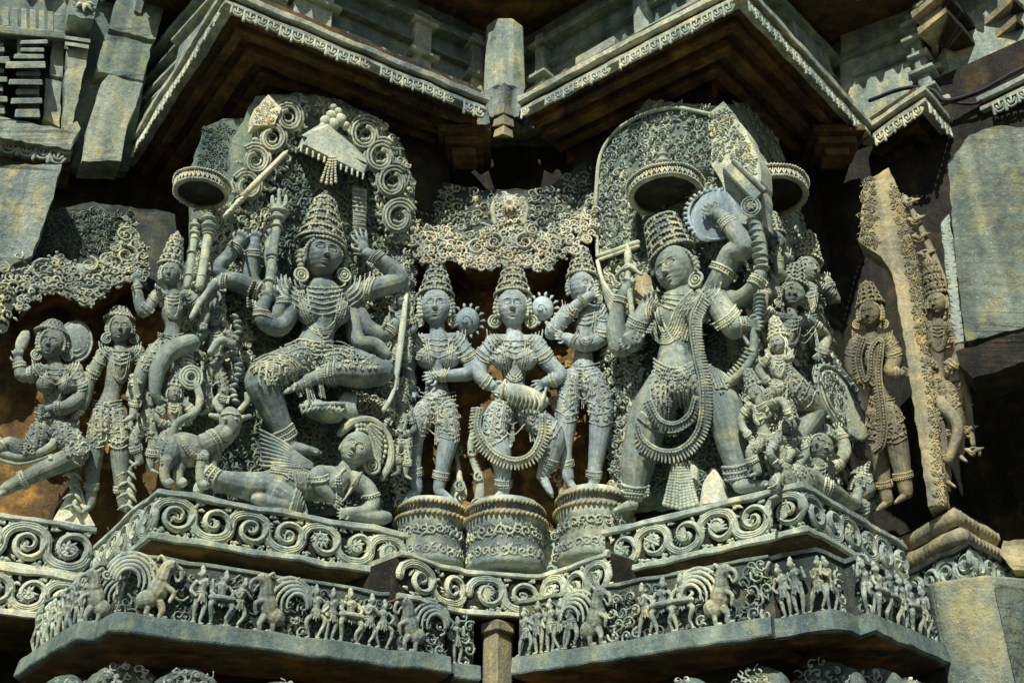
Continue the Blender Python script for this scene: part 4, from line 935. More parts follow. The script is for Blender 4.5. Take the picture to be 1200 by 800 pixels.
def saw(g):
    g.hexa(RL.pts([(414, 300, -26), (428, 300, -26), (430, 222, -30), (413, 218, -30)]), RL.pts([(414, 300, -34), (428, 300, -34), (430, 222, -38), (413, 218, -38)]))
    for y in range(222, 300, 5): K.limb([(414, y, -25, 1), (428, y+2, -25, 1)], 2, 4, g=g)
attribute('ribbed_blade', T, 'soap', saw)
def bowl(g):
    K.ell(376, 482, -4, 26, 10, 16, -8, g=g); K.limb([(352, 476, 2, 3), (376, 474, 12, 3.2), (402, 474, 2, 3)], 5, 8, g=g)
    for k in range(9): f, s_ = patch(RL, 354+k*5.6, 480-4*math.sin(k/8*PI)+4, 11); leaf(g, f, (0, 0), PI/2+.3, 8*s_, 3*s_); leaf(g, f, (0, 0), PI/2-.6, 8*s_, 3*s_)
    for k in range(5): K.limb([(404+k*3, 462, -10, 3), (398+k*4, 476, -4, 4), (402+k*4, 488, -8, 3)], 3, 7, g=g)
attribute('lotus_bowl', T, 'soap', bowl)
def beadrope(g):
    for k in range(17): K.ell(276+3*math.sin(k*.8), 372+k*6.2, -18, 5.2, 2.6, 5, 20 if k % 2 else -20, g=g)
attribute('knotted_rope', T, 'lace', beadrope)

# ---------------- lying figure below
K = Carve(RL)
K.limb([(398, 560, -4, 15), (384, 568, -2, 20), (362, 570, -2, 17), (338, 568, -2, 19), (320, 568, -2, 20)]); K.limb([(404, 552, -4, 10), (412, 540, -4, 9)])
K.limb([(330, 570, -2, 19), (294, 570, 2, 17), (262, 563, 6, 13), (247, 556, 6, 10)]); K.limb([(258, 566, 4, 12), (240, 552, 8, 9), (236, 540, 8, 8), (238, 562, 6, 7), (232, 574, 6, 6)])
K.limb([(322, 576, 6, 17), (345, 590, 10, 12), (318, 588, 10, 9), (300, 584, 10, 7)])
K.limb([(388, 556, 4, 10), (372, 555, 12, 10), (376, 570, 14, 9), (388, 584, 12, 6)]); K.hand(388, 586, 12, -30, 12)
K.limb([(416, 562, 2, 11), (432, 574, 6, 10), (436, 592, 8, 9), (424, 600, 10, 7.5), (408, 600, 12, 6)]); K.limb([(405, 602, 10, 7), (440, 606, 8, 9), (452, 606, 6, 8)])
K.hand(410, 600, 13, 190, 12)
K.face(417, 527, 2, 34, 40, -24, -18, 6)
t2 = thing('lying_man', 'reclining garlanded figure under the dancing foot, looking up with curled hair', 'statue', RL.P(350, 600, 0)); K.body('body', 'skin', t2)
g = G()
for k, q in enumerate(np.linspace(-.42, 1.05, 13)):
    for rr in (19, 24, 29): g.ball(RL.P(422+rr*math.cos(q*PI*.5+.1), 524-rr*1.1*math.sin(q*PI*.5+.1), -4-(rr-19)*.4), .0125)
K.limb([(398, 508, -8, 4), (414, 494, -10, 6), (436, 494, -10, 6), (454, 512, -10, 5), (458, 540, -10, 5), (448, 560, -10, 4)], 5, 8, g=g)
for k in range(9): K.limb([(432+2*math.cos(k), 497+k*1, -4, 2), (447-k*.3, 503+k*6, -3, 2.2)], 3, 6, g=g)
g.build('curled_hair', M['lace'], t2, voxel=ORN, sm=1)
g = G(); K.earring(g, 436, 545, 9, 2); g.build('earring', M['lace'], t2)
g = G(); 
for w_ in (0, 4, 8): K.beads(g, [(404, 548+w_*.3), (398-w_*.5, 560), (402-w_, 580), (394, 592)], 1.6); K.cord(g, [(424, 552), (416-w_*.6, 570), (402, 588)], 1.4)
g.build('necklace', M['lace'], t2, voxel=ORN, sm=1)
g = G(); K.pleats(g, [(318, 548), (345, 552), (368, 560)], 14, 5, 1.5, beads=True); K.pleats(g, [(350, 556), (352, 575), (346, 598)], 14, 5, 1.7); K.crust(g, [(330, 550), (362, 552), (364, 566), (334, 564)], 6, 7)
for k in range(3): K.limb([(346+k*5, 590, 10, 2.4), (342+k*8, 602, 14, 3.5), (340+k*9, 612, 16, 2)], 3, 6, g=g)
g.build('loincloth', M['soap'], t2, voxel=ORN, sm=1)
g = G(); K.ring(g, 248, 557, 150, 20, 5, 1.7, 3.); K.ring(g, 375, 560, -80, 19, 3, 1.6); K.ring(g, 434, 580, -80, 20, 2, 1.6); g.build('bangle', M['lace'], t2)
# drapery wing between the foot and the lying body
t3 = thing('pleated_cloth', 'fan of pleated carved cloth spreading left of the standing foot', 'cloth', RL.P(320, 560, -6)); g = G()
for k in range(9): K.limb([(365, 548-k*.5, -2, 2.5), (335, 546-k*3.2, 0, 2.4), (306, 546-k*5.2, -4, 1.4)], 4, 6, g=g)
g.build('pleats', M['soap'], t3)

# ---------------- bull beast at the left foot
K = Carve(RL)
K.ell(220, 527, 4, 27, 18, 15, -8); K.ell(200, 530, 4, 14, 18, 14); K.limb([(240, 522, 6, 15), (256, 514, 10, 14), (268, 504, 14, 13)])
K.ell(270, 494, 16, 13, 17, 12, 10); K.ell(265, 508, 24, 8, 8, 7)
for x, y, l, dd in [(196, 540, 26, 10), (212, 542, 24, 2), (238, 534, 34, 12), (252, 532, 26, 4)]: K.limb([(x, y, dd, 8), (x-3, y+l*.5, dd, 6), (x-2, y+l-3, dd, 5.5), (x+2, y+l, dd+3, 6)])
K.limb([(258, 480, 12, 4), (252, 470, 10, 3.5), (256, 462, 8, 2)]); K.limb([(282, 480, 12, 4), (290, 470, 10, 3.5), (288, 461, 8, 2)]); K.limb([(256, 488, 10, 4), (247, 486, 8, 3)]); K.limb([(284, 490, 10, 4), (293, 488, 8, 3)])
K.limb([(200, 514, 4, 5), (208, 496, 8, 4.5), (228, 484, 10, 4.5), (234, 468, 8, 4.5), (230, 450, 4, 4.5)])
t4 = thing('small_bull', 'small bull-like beast with raised tail standing on the ledge at the left foot', 'carved animal', RL.P(216, 565, 4)); K.body('body', 'soap', t4, .0035)
g = G(); K.pleats(g, [(214, 512), (218, 524), (228, 534), (242, 536)], 8, 3, 1.5, beads=True); K.ring(g, 252, 516, 30, 26, 3, 1.6, 3); K.beads(g, [(196, 516), (190, 530), (190, 544)], 1.6); K.cord(g, [(260, 486), (270, 484), (281, 486)], 1.5); g.build('harness', M['soap'], t4, voxel=ORN, sm=1)
g = G()
for sx in (-1, 1): K.ell(270+sx*6, 490, 27, 2.4, 2, 2, g=g)
g.build('eye', M['soap'], t4)

# ---------------- attendants stacked up the left edge of the panel
def attendant(name, label, rel, hx, hy, w, seed, sh=None, torso=None, legs=(), arms=(), yaw=0, roll=0, mat='soap', orn='lace', bust=False, d=0., crown=True, crown_h=None, cat='statue', skirt=True, halo=False, extra=None, vox=.004, smo=2, ear=True, hroll=None):
    """smaller carved figure from its head (hx, hy, face width w) and traced joints"""
    h = w*1.18; K = Carve(rel, d); sh = sh or [(hx-w*.75, hy+w*1.15), (hx+w*.75, hy+w*1.15)]
    mx, my = (sh[0][0]+sh[1][0])/2, (sh[0][1]+sh[1][1])/2; torso = torso or [(mx, my+w*.9), (mx, my+w*1.7), (mx, my+w*2.4)]
    K.limb([(hx, hy+w*.25, 0, w*.25), (mx, my-w*.12, -2, w*.26)])
    K.limb([(mx, my, -2, w*.42), (*torso[0], -1, w*.50), (*torso[1], -2, w*.36), (*torso[2], -2, w*.52)])
    for q in sh: K.ell(*q, -2, w*.30, w*.28, w*.28)
    K.limb([(*sh[0], -2, w*.30), (*sh[1], -2, w*.30)])
    if bust:
        for k in (-1, 1): K.ell(mx+k*w*.40+(torso[0][0]-mx)*.6, my+w*.52, w*.36, w*.35, w*.33, w*.33)
    for L in legs:
        K.limb([(x, y, dd, r) for x, y, dd, r in L[0]]); fx, fy, fd, r_ = L[0][-1]; K.foot(fx, fy+r_*.4, fd, L[1], w*.55)
    for L in arms:
        K.limb([(x, y, dd, r) for x, y, dd, r in L[0]])
        if L[1] is not None: x, y, dd, r = L[0][-1]; K.hand(x, y, dd, L[1], w*.42, bend=L[2] if len(L) > 2 else .4)
    K.face(hx, hy, w*.12, w, h, roll, yaw)
    T = thing(name, label, cat, rel.P(mx, max(q[0][-1][1] for q in legs) if legs else torso[2][1], d)); K.body('body', mat, T, vox, smo)
    r = max(1.05, w*.036)
    if crown:
        g = G(); ch = crown_h or w*1.2; a = math.radians(roll); cx, cy = hx-math.sin(a)*h*.34, hy-math.cos(a)*h*.36; K.crown(g, cx, cy, w*1.15, w*.5, ch, roll, -w*.05, 4, seed)
        ca, sa = math.cos(a), math.sin(a)
        for e in np.linspace(-.35, PI+.35, 21):
            for rr, q in ((.50, .075), (.60, .085)): X_, Y_ = w*rr*math.cos(e), h*rr*.98*math.sin(e); g.ball(rel.P(hx+X_*ca-Y_*sa, hy-X_*sa-Y_*ca, d+w*(.42-(rr-.5)*3)), w*q*rel.s)
        g.build('crown', M[orn], T, voxel=ORN, sm=1)
    if ear:
        g = G()
        for k in (-1, 1):
            if k*yaw > -30: K.earring(g, hx+k*w*.60, hy+w*.40, w*.19, w*.06)
        g.build('earring', M[orn], T)
    g = G(); K.necklaces(g, mx, my-w*.28, w*.9, 4, w*.16, w*.14, r)
    K.pleats(g, [(mx-w*.42, my-w*.1), (mx-w*.25, my+w*.9), (mx+w*.05, my+w*1.2), (mx+w*.3, my+w*.8), (mx+w*.42, my-w*.1)], w*.22, 3, r, beads=True); g.build('necklace', M[orn], T, voxel=ORN, sm=1)
    g = G(); K.crust(g, [(sh[0][0]-w*.25, sh[0][1]-w*.2), (mx, my-w*.05), (sh[1][0]+w*.25, sh[1][1]-w*.2), (sh[1][0]+w*.1, sh[1][1]+w*.3), (mx, my+w*.22), (sh[0][0]-w*.1, sh[0][1]+w*.3)], w*.19, seed+3, .4, 1.05, bead=.35)
    for q_, L in enumerate(arms):
        Q = spline(L[0], 5); 
        for e in (.12, .2, .28): i = int(e*(len(Q)-1)); T2 = nrm(Q[i+1, :2]-Q[max(0, i-1), :2]); n = A([-T2[1], T2[0]]); K.beads(g, [tuple(Q[i, :2]+n*Q[i, 3]), tuple(Q[i, :2]+T2*Q[i, 3]*.3), tuple(Q[i, :2]-n*Q[i, 3])], r*1.05)
    g.build('shoulder_ornament', M[orn], T, voxel=ORN, sm=1)
    g = G(); tx, ty = torso[2]
    if skirt:
        for k in range(4): K.beads(g, [(tx-w*.62, ty-w*.42+k*w*.13), (tx, ty-w*.28+k*w*.13), (tx+w*.62, ty-w*.42+k*w*.13)], r*1.1)
        K.crust(g, [(tx-w*.7, ty-w*.35), (tx+w*.7, ty-w*.35), (tx+w*.75, ty+w*.35), (tx, ty+w*.75), (tx-w*.75, ty+w*.35)], w*.20, seed, .6, 1.1)
        for k in range(5): o = (k-2)*w*.26; K.fall(g, tx+o, ty, tx+o*1.3, ty+w*(1.25 if k % 2 == 0 else .8), w*.2, 3, k, r)
        for q_, L in enumerate(legs):
            Q = spline(L[0], 5); m_ = max(3, int(len(Q)*.42)); Q = Q[:m_]; TT = nrm(np.gradient(Q[:, :2], axis=0)); NN = np.stack([-TT[:, 1], TT[:, 0]], 1)
            K.crust(g, [tuple(a+n*rr*.95) for a, n, rr in zip(Q[:, :2], NN, Q[:, 3])]+[tuple(a-n*rr*.95) for a, n, rr in zip(Q[::-1, :2], NN[::-1], Q[::-1, 3])], w*.21, seed+q_, .5, 1.05, bead=.2)
            for e in (.5, .8, 1.): i = min(len(Q)-1, int(e*(len(Q)-1))); a, n, rr = Q[i, :2], NN[i], Q[i, 3]; K.beads(g, [tuple(a+n*rr*.95), tuple(a+TT[i]*rr*.35), tuple(a-n*rr*.95)], r*1.1)
        for k in range(2): K.beads(g, [(tx-w*.6, ty+w*.1+k*w*.3), (tx, ty+w*.65+k*w*.35), (tx+w*.6, ty+w*.1+k*w*.3)], r)
        g.build('jewelled_skirt', M[orn], T, voxel=ORN, sm=1)
    g = G(); n0 = 0
    for L in list(arms):
        Q = spline(L[0], 5)
        for f_ in (.22, .93):
            i = int(f_*(len(Q)-1)); i = max(1, min(len(Q)-2, i)); an = math.degrees(math.atan2(-(Q[i+1][1]-Q[i-1][1]), Q[i+1][0]-Q[i-1][0])); K.ring(g, Q[i][0], Q[i][1], an, Q[i][3]*2.0, 3, r, r*1.8)
    for L in legs:
        Q = spline(L[0], 5); i = len(Q)-4; an = math.degrees(math.atan2(-(Q[i+1][1]-Q[i-1][1]), Q[i+1][0]-Q[i-1][0])); K.ring(g, Q[i][0], Q[i][1], an, Q[i][3]*2.2, 4, r*1.1, r*2)
    if g.n: g.build('bangle', M[orn], T)
    if extra: extra(K, T)
    return K, T
attendant('small_attendant', 'tiny crowned attendant with a disc halo above the bull', RL, 204, 462, 17, 5, sh=[(192, 476), (218, 474)], torso=[(204, 486), (204, 496), (202, 506)],
    legs=[([(198, 508, 0, 8), (190, 520, 2, 7), (192, 536, 0, 5)], 200)], arms=[([(192, 476, 0, 5), (184, 490, 4, 4.5), (192, 498, 6, 4)], 20), ([(218, 474, 0, 5), (226, 486, 4, 4.5), (218, 496, 6, 4)], 160)], yaw=10, d=-8, vox=.003)
t = thing('disc_halo', 'round beaded disc with concentric rings behind the tiny attendant', 'disc', RL.P(224, 450, -10)); g = G(); K = Carve(RL, -6)
for r_ in (13, 9.5, 6): 
    a = np.linspace(0, 2*PI, 25); g.tube(RL.P(224+np.cos(a)*r_, 442+np.sin(a)*r_, 4-r_*.3), .006, 6, RL.n)
K.ell(224, 442, -4, 14, 14, 3, g=g); K.ell(224, 442, 0, 4, 4, 4, g=g)
for k in range(6): K.ell(219, 428-k*4.6, -2, 10-k*.9, 1.9, 8, g=g)
g.build('ringed_disc', M['soap'], t)
# long bowed arm/trunk that arches over them
K = Carve(RL); K.limb([(222, 402, -4, 12), (200, 412, 0, 12), (186, 432, 0, 10), (182, 458, -2, 7), (186, 470, -4, 5)]); K.limb([(246, 412, -6, 4), (258, 398, -4, 5), (272, 404, -6, 5)]); 
t = thing('bowed_arm', 'thick bowed arm that arches down over the disc and the tiny attendant', 'carved arm', RL.P(188, 470, -2)); K.body('body', 'skin', t)
attendant('left_warrior', 'crowned warrior with swirling ribbons at the left edge of the left panel', RL, 200, 322, 23, 9, sh=[(184, 346), (222, 346)], torso=[(202, 366), (202, 384), (200, 400)],
    legs=[([(192, 404, 0, 10), (170, 430, 4, 10), (160, 462, 0, 7), (156, 486, 0, 5)], 200), ([(206, 404, 0, 10), (214, 425, 2, 9)], -20)],
    arms=[([(184, 346, 0, 7), (168, 366, 4, 7), (162, 346, 4, 6), (160, 330, 2, 4)], 90), ([(222, 346, 0, 7), (240, 366, 4, 6), (236, 384, 4, 5)], 250)], yaw=-20, d=-14, crown_h=34, ear=False)

def clutter(name, label, rel, polys, d, pitch, mat, seed):
    t = thing(name, label, 'relief carving', rel.P(*polys[0][0], d)); C = Carve(rel)
    for k, poly in enumerate(polys): g = G(); C.crust(g, poly, pitch, seed+k, 0, 1.35, plane=d, bead=.15); C.crust(g, poly, pitch*.7, seed+k+50, 0, 1.1, plane=d-6, bead=.3); g.build('relief_curls', M[mat], t)
    return t
clutter('background_relief', 'tangle of small leaf and curl carving behind the arms of the dancing goddess', RL, [[(214, 470), (222, 330), (250, 240), (300, 240), (330, 240), (300, 330), (292, 440), (250, 470)], [(300, 240), (284, 190), (304, 140), (330, 118), (360, 116), (352, 160), (322, 215)], [(412, 130), (450, 146), (482, 200), (484, 292), (450, 285), (436, 210)], [(430, 320), (486, 290), (484, 596), (462, 590), (440, 470), (436, 380)], [(355, 130), (372, 120), (412, 130), (424, 160), (430, 200), (400, 140)], [(395, 470), (440, 460), (450, 490), (400, 500)]], -44, 10, 'lace', 300)
attendant('side_attendant', 'tiny figure with folded arms on the right edge of the left panel, upper of two', RL, 470, 352, 15, 71, legs=[([(468, 392, 0, 6), (464, 410, 2, 5), (466, 426, 0, 4)], 200), ([(476, 392, 0, 6), (478, 412, 2, 5), (474, 428, 0, 4)], -20)], arms=[([(459, 370, 0, 4.5), (452, 384, 4, 4), (464, 390, 6, 3)], 20), ([(481, 370, 0, 4.5), (486, 384, 4, 4), (474, 392, 6, 3)], 160)], d=-18, vox=.003)
attendant('side_attendant', 'tiny figure with folded arms on the right edge of the left panel, lower of two', RL, 470, 470, 15, 72, legs=[([(468, 510, 0, 6), (464, 530, 2, 5), (466, 552, 0, 4)], 200), ([(476, 510, 0, 6), (478, 532, 2, 5), (474, 556, 0, 4)], -20)], arms=[([(459, 488, 0, 4.5), (452, 502, 4, 4), (464, 508, 6, 3)], 20), ([(481, 488, 0, 4.5), (486, 502, 4, 4), (474, 510, 6, 3)], 160)], d=-18, vox=.003)
attendant('left_warrior', 'lower ribboned warrior with a raised club between the disc halo and the panel edge', RL, 176, 436, 18, 73, sh=[(164, 454), (192, 454)], torso=[(176, 468), (174, 480), (172, 492)], legs=[([(168, 496, 0, 8), (158, 516, 2, 7), (164, 540, 0, 5)], 200), ([(178, 496, 0, 8), (180, 520, 2, 7), (176, 548, 0, 5)], -20)], arms=[([(164, 454, 0, 5.5), (152, 466, 4, 5), (156, 446, 6, 4)], 100), ([(192, 454, 0, 5.5), (198, 470, 4, 5), (186, 480, 6, 4)], 200)], d=-20, vox=.003)
attendant('left_warrior', 'small club bearer squeezed under the half-round parasol', RL, 252, 372, 20, 74, sh=[(238, 392), (268, 392)], torso=[(252, 408), (250, 420), (248, 432)], legs=[([(244, 436, 0, 8), (240, 456, 2, 7), (246, 478, 0, 5)], 200), ([(256, 436, 0, 8), (262, 458, 2, 7), (258, 480, 0, 5)], -20)], arms=[([(238, 392, 0, 6), (228, 408, 4, 5.5), (240, 420, 6, 4)], 20), ([(268, 392, 0, 6), (276, 410, 4, 5.5), (262, 420, 6, 4)], 160)], d=-26, vox=.003)

clutter('deep_relief', 'deeper layer of dim vine carving over the whole back slab of the left panel', RL, [[(216, 586), (212, 430), (230, 300), (300, 200), (350, 190), (440, 200), (484, 300), (478, 590)]], -54, 11.5, 'band', 390)
# ============================================================ RIGHT PANEL
RR = Rel(R0-N_R*.12, N_R); RS = Rel(R0-N_RR*.14, N_RR, face=(.30, -.95))
plate('arched_stele', 'round-topped dark back slab of the right panel behind the striding god', RR,
    [(722, 598), (700, 420), (700, 200), (732, 150), (757, 119), (800, 121), (840, 124), (868, 200), (880, 400), (900, 580)], -56, 'band', 20, carve=[[(735, 152), (757, 121), (800, 122), (838, 128), (820, 134), (770, 134)]], pitch=7, cmat='soap')
t = plate('lace_panel', 'dense lace of vine curls filling the upper left of the right panel', RR,
    [(702, 300), (699, 200), (711, 165), (735, 143), (760, 134), (785, 128), (812, 130), (834, 138), (836, 205), (800, 190), (768, 188), (747, 222), (745, 285)], -40, 'band', 14,
    carve=[[(703, 298), (701, 200), (713, 167), (737, 146), (762, 137), (785, 131), (812, 133), (832, 140), (834, 203), (800, 192), (766, 190), (745, 222), (743, 283)]], pitch=10.5, cmat='lace', seed=4)
K = Carve(RR); g = G(); K.limb([(701, 300, -34, 3), (748, 284, -30, 3)], g=g); K.limb([(701, 305, -34, 2), (748, 289, -30, 2)], g=g); K.limb([(700, 300, -34, 2.4), (698, 240, -36, 2.4), (702, 190, -36, 2.4), (716, 160, -36, 2.4), (742, 140, -36, 2.4), (785, 126, -36, 2.4), (834, 134, -36, 2.4)], g=g); g.build('border', M['lace'], t)
plate('side_stele', 'shaded slab top to the right of the peaked pilaster, edge running down to the canopy', RS, [(846, 330), (848, 122), (888, 119), (906, 150), (926, 205), (946, 270), (958, 330), (975, 420), (985, 560), (900, 560)], -58, 'band', 14,
    carve=[[(860, 124), (888, 123), (905, 152), (926, 208), (944, 270), (956, 330), (930, 330), (900, 220), (880, 160)]], pitch=9, cmat='soap')
plate('peaked_pilaster', 'sunlit pilaster with a peaked top and a carved leafy edge in the right panel', RR, [(834, 196), (832, 132), (848, 119), (857, 134), (872, 150), (890, 190), (893, 262), (866, 262), (846, 214)], -8, 'lace', 34,
    carve=[[(848, 122), (858, 136), (872, 152), (889, 190), (891, 250), (872, 226), (856, 190), (846, 150)], [(834, 136), (847, 124), (850, 190), (836, 194)]], pitch=8, cmat='lace')
g = G(); g.hexa(RR.pts([(846, 196, 14), (860, 188, 16), (896, 222, 16), (884, 236, 14)]), RR.pts([(846, 204, -20), (860, 196, -20), (896, 230, -20), (884, 244, -20)]))
g.hexa(RR.pts([(856, 186, 20), (862, 186, 20), (899, 221, 20), (895, 224, 20)]), RR.pts([(856, 190, 10), (862, 190, 10), (899, 225, 10), (895, 228, 10)])); tag(g.build('slanted_box', M['soap'], None, False, bevel=.006), 'slanted carved box projecting below the peaked pilaster', 'carved box')
parasol('round_parasol', 'round swag-rimmed canopy above the crown of the striding god', RR, 780, 226, -24, 38, 10, 'canopy', rim=8, spire=38, w=5.4, seed=3)
parasol('round_parasol', 'round swag-rimmed canopy on the right corner of the right panel', RS, 902, 228, -22, 36, 8, 'canopy', rim=8, spire=22, w=5.4, seed=4)

# ---------------- the striding god
K = Carve(RR)
K.limb([(795, 330, -20, 12), (799, 344, -22, 22), (800, 366, -20, 26), (795, 395, -18, 20), (791, 416, -16, 20), (793, 436, -16, 27), (796, 448, -16, 26)])
K.ell(766, 356, -20, 15, 14, 13); K.ell(832, 348, -20, 17, 15, 13); K.ell(783, 368, -6, 15, 13, 11); K.ell(818, 364, -6, 17, 15, 12); K.ell(789, 416, -4, 15, 12, 8)
K.limb([(796, 322, -18, 11), (798, 340, -20, 13)])
K.face(793, 316, -8, 43, 54, 9, -16)
K.limb([(812, 446, -14, 25), (838, 462, -4, 25), (852, 492, 0, 22), (858, 522, -4, 18), (864, 548, -6, 14), (865, 562, -6, 11)]); K.foot(868, 570, -2, 9, 30)
K.limb([(782, 452, -16, 25), (764, 482, -10, 25), (752, 520, -8, 22), (746, 552, -10, 19), (744, 578, -12, 12)]); K.foot(742, 590, -10, 195, 22)
K.limb([(834, 346, -18, 14), (846, 322, -10, 13.5), (858, 298, -4, 14), (872, 290, 0, 13), (862, 272, 2, 11.5), (850, 258, 2, 9), (843, 251, 2, 8)]); K.hand(842, 250, 4, 158, 17, bend=.5, thumb=-1)
K.limb([(838, 350, -14, 15), (852, 372, -4, 15), (860, 384, 0, 13.5), (870, 382, 4, 11), (876, 380, 8, 8)]); K.hand(876, 381, 10, 2, 17, bend=.7)
K.limb([(764, 358, -20, 13), (748, 382, -10, 12), (742, 402, -4, 11), (738, 396, 2, 9)]); K.hand(738, 398, 4, 200, 13, bend=.8)
K.limb([(762, 358, -30, 12), (740, 396, -22, 12), (727, 408, -14, 12), (722, 388, -10, 11.5), (724, 362, -8, 9), (733, 340, -6, 7)]); K.hand(735, 338, -4, 72, 13, bend=.8)
K.limb([(836, 346, -26, 13), (860, 352, -22, 12), (874, 346, -14, 11), (888, 330, -8, 9), (891, 320, -6, 8)]); K.hand(892, 320, -6, 82, 14, bend=.9)
T = thing('striding_god', 'largest right statue, tall crowned god striding with a long fringed garland and axe disc', 'statue', RR.P(800, 580, -6)); K.body('body', 'skin', T)
g = G(); K.crown(g, 788, 299, 50, 36, 44, 12, -14, 5, 4, lean=4); g.build('crown', M['lace'], T, voxel=ORN, sm=1)
g = G()
for q in np.linspace(.06*PI, .94*PI, 17): 
    a, b = 23*math.cos(q), 27*math.sin(q); c, s_ = math.cos(.157), math.sin(.157); g.ball(RR.P(793+a*c-b*s_, 317-a*s_-b*c, 4), .0105)
for k in range(9): K.ell(814+k*.4+2*math.sin(k), 304+k*4.6, -10, 4, 3.4, 4.5, g=g)
g.build('hair_curls', M['soap'], T, voxel=ORN, sm=1)
g = G(); K.earring(g, 815, 327, 8, -4); g.build('earring', M['lace'], T)
g = G(); K.necklaces(g, 798, 337, 46, 4, 6, 4.5, 1.5); 
K.pleats(g, [(776, 344), (764, 362), (770, 388), (780, 396), (790, 386), (800, 362), (820, 340)], 17, 6, 1.5); K.pleats(g, [(824, 344), (812, 362), (806, 380), (802, 398)], 9, 3, 1.5, beads=True)
for k in range(8): K.cord(g, [(800+k*2.5, 372+k*1.5), (804+k*3, 384+k), (806+k*3.2, 392)], 1.2, .5, 3)
K.beads(g, [(772, 346), (778, 378), (792, 398), (806, 376), (822, 344)], 1.8); g.build('necklace', M['lace'], T, voxel=ORN, sm=1)
g = G(); K.crust(g, [(764, 421), (776, 428), (790, 431), (806, 429), (822, 420), (824, 446), (806, 462), (786, 474), (766, 470), (758, 448)], 6.4, 8, .8, 1.15, bead=.2)
for k in range(4): K.beads(g, [(766, 420+k*4.5), (778, 428+k*4.5), (794, 431+k*4.5), (812, 425+k*4.5), (822, 418+k*4)], 1.7)
K.crust(g, [(822, 424), (844, 428), (862, 448), (846, 462), (826, 452)], 6, 9, 1., 1.1, bead=.15)
for k in range(7): K.cord(g, [(824+k*2.5, 426+k), (834+k*3, 440), (840+k*3.4, 456-k*.5)], 1.4, 1.2, 4)
for k in range(9): K.cord(g, [(762+k*6, 452), (763+k*5.6, 466), (764+k*5.4, 476)], 1.6, 1.4, 4)
K.pleats(g, [(750, 486), (768, 500), (792, 502), (812, 490), (828, 474)], 9, 4, 1.5)
for xa, ya, xb, yb, w_ in [(786, 470, 787, 510, 13), (768, 470, 764, 496, 10), (806, 462, 806, 490, 10)]: K.fall(g, xa, ya, xb, yb, w_, 5, 3, 1.6)
g.build('jewelled_skirt', M['lace'], T, voxel=ORN, sm=1)
def fringe_garland(K, name, T, L, r=2.2, fr=7, mat='soap', d=8, side=1):
    """thick beaded garland hanging free of the body with a fringe along its outer side"""
    g = G(); L = [tuple(q)+(d,) if len(q) == 2 else q for q in L]; S = spline(L, 8); D = S[:, 2]+K.d0; P = K.r.P(S[:, 0], S[:, 1], D); Tn = nrm(np.gradient(S[:, :2], axis=0)); N = np.stack([-Tn[:, 1], Tn[:, 0]], 1)*side
    for o, q in ((-2.6, 1.), (2.6, 1.), (0, .8)):
        Q = K.r.P(S[:, 0]+N[:, 0]*o, S[:, 1]+N[:, 1]*o, D+(1.5 if o == 0 else 0)); g.tube(Q, r*q*K.r.s, 7, K.r.n)
    c = np.concatenate([[0], np.cumsum(np.linalg.norm(np.diff(S[:, :2], axis=0), axis=1))])
    for k in np.arange(0, c[-1], 3.6):
        x, y = np.interp(k, c, S[:, 0]), np.interp(k, c, S[:, 1]); nx, ny = np.interp(k, c, N[:, 0]), np.interp(k, c, N[:, 1]); d = float(np.interp(k, c, S[:, 2]))
        K.limb([(x+nx*3.5, y+ny*3.5, d, 1.8), (x+nx*(3.5+fr), y+ny*(3.5+fr)+1, d-1, 1.3)], 2, 6, g=g); g.ball(K.r.P(x, y, d+K.d0+3.4), .0052)
    return g.build(name, M[mat], T, voxel=ORN, sm=1)
fringe_garland(K, 'garland', T, [(746, 496, 14), (752, 514, 14), (770, 528, 12), (792, 530, 12), (812, 516, 16), (823, 490, 24), (823, 450, 26), (815, 410, 18), (812, 374, 16), (824, 346, 8)], side=1)
fringe_garland(K, 'garland', T, [(760, 470, 16), (772, 492, 16), (790, 498, 14), (808, 488, 16), (816, 466, 20)], r=2., fr=3, side=1)
g = G(); K.ring(g, 864, 552, -78, 30, 5, 2, 3.6); K.ring(g, 744, 574, -95, 30, 4, 2, 3.6); K.ring(g, 850, 260, 130, 20, 4, 1.6, 2.8); K.ring(g, 848, 318, 60, 32, 3, 1.8, 3.2); K.ring(g, 852, 372, -50, 34, 4, 1.9, 3.2); K.ring(g, 872, 382, 5, 20, 4, 1.6, 2.8); K.ring(g, 750, 380, -110, 28, 4, 1.8, 3.2); K.ring(g, 728, 352, 70, 18, 3, 1.5); K.ring(g, 888, 330, 60, 20, 4, 1.7, 3)
K.crust(g, [(842, 352), (862, 364), (858, 380), (846, 372)], 5.5, 4, .5); K.crust(g, [(744, 376), (762, 370), (752, 400), (738, 398)], 5.5, 5, .5); g.build('bangle', M['lace'], T)
def axe(g):
    K.ell(838, 252, -10, 31, 31, 5, g=g); 
    a = np.linspace(0, 2*PI, 40); P = RR.P(838+31*np.cos(a), 252+31*np.sin(a)*.92, -9); g.tube(P, .008, 6, RR.n)
    for q in range(14): f, s_ = patch(RR, 838+32*math.cos(1.3+q*.2), 252-28*math.sin(1.3+q*.2), -8); leaf(g, f, (0, 0), 1.3+q*.2, 6*s_, 4*s_)
attribute('axe_disc', T, 'blue', axe)
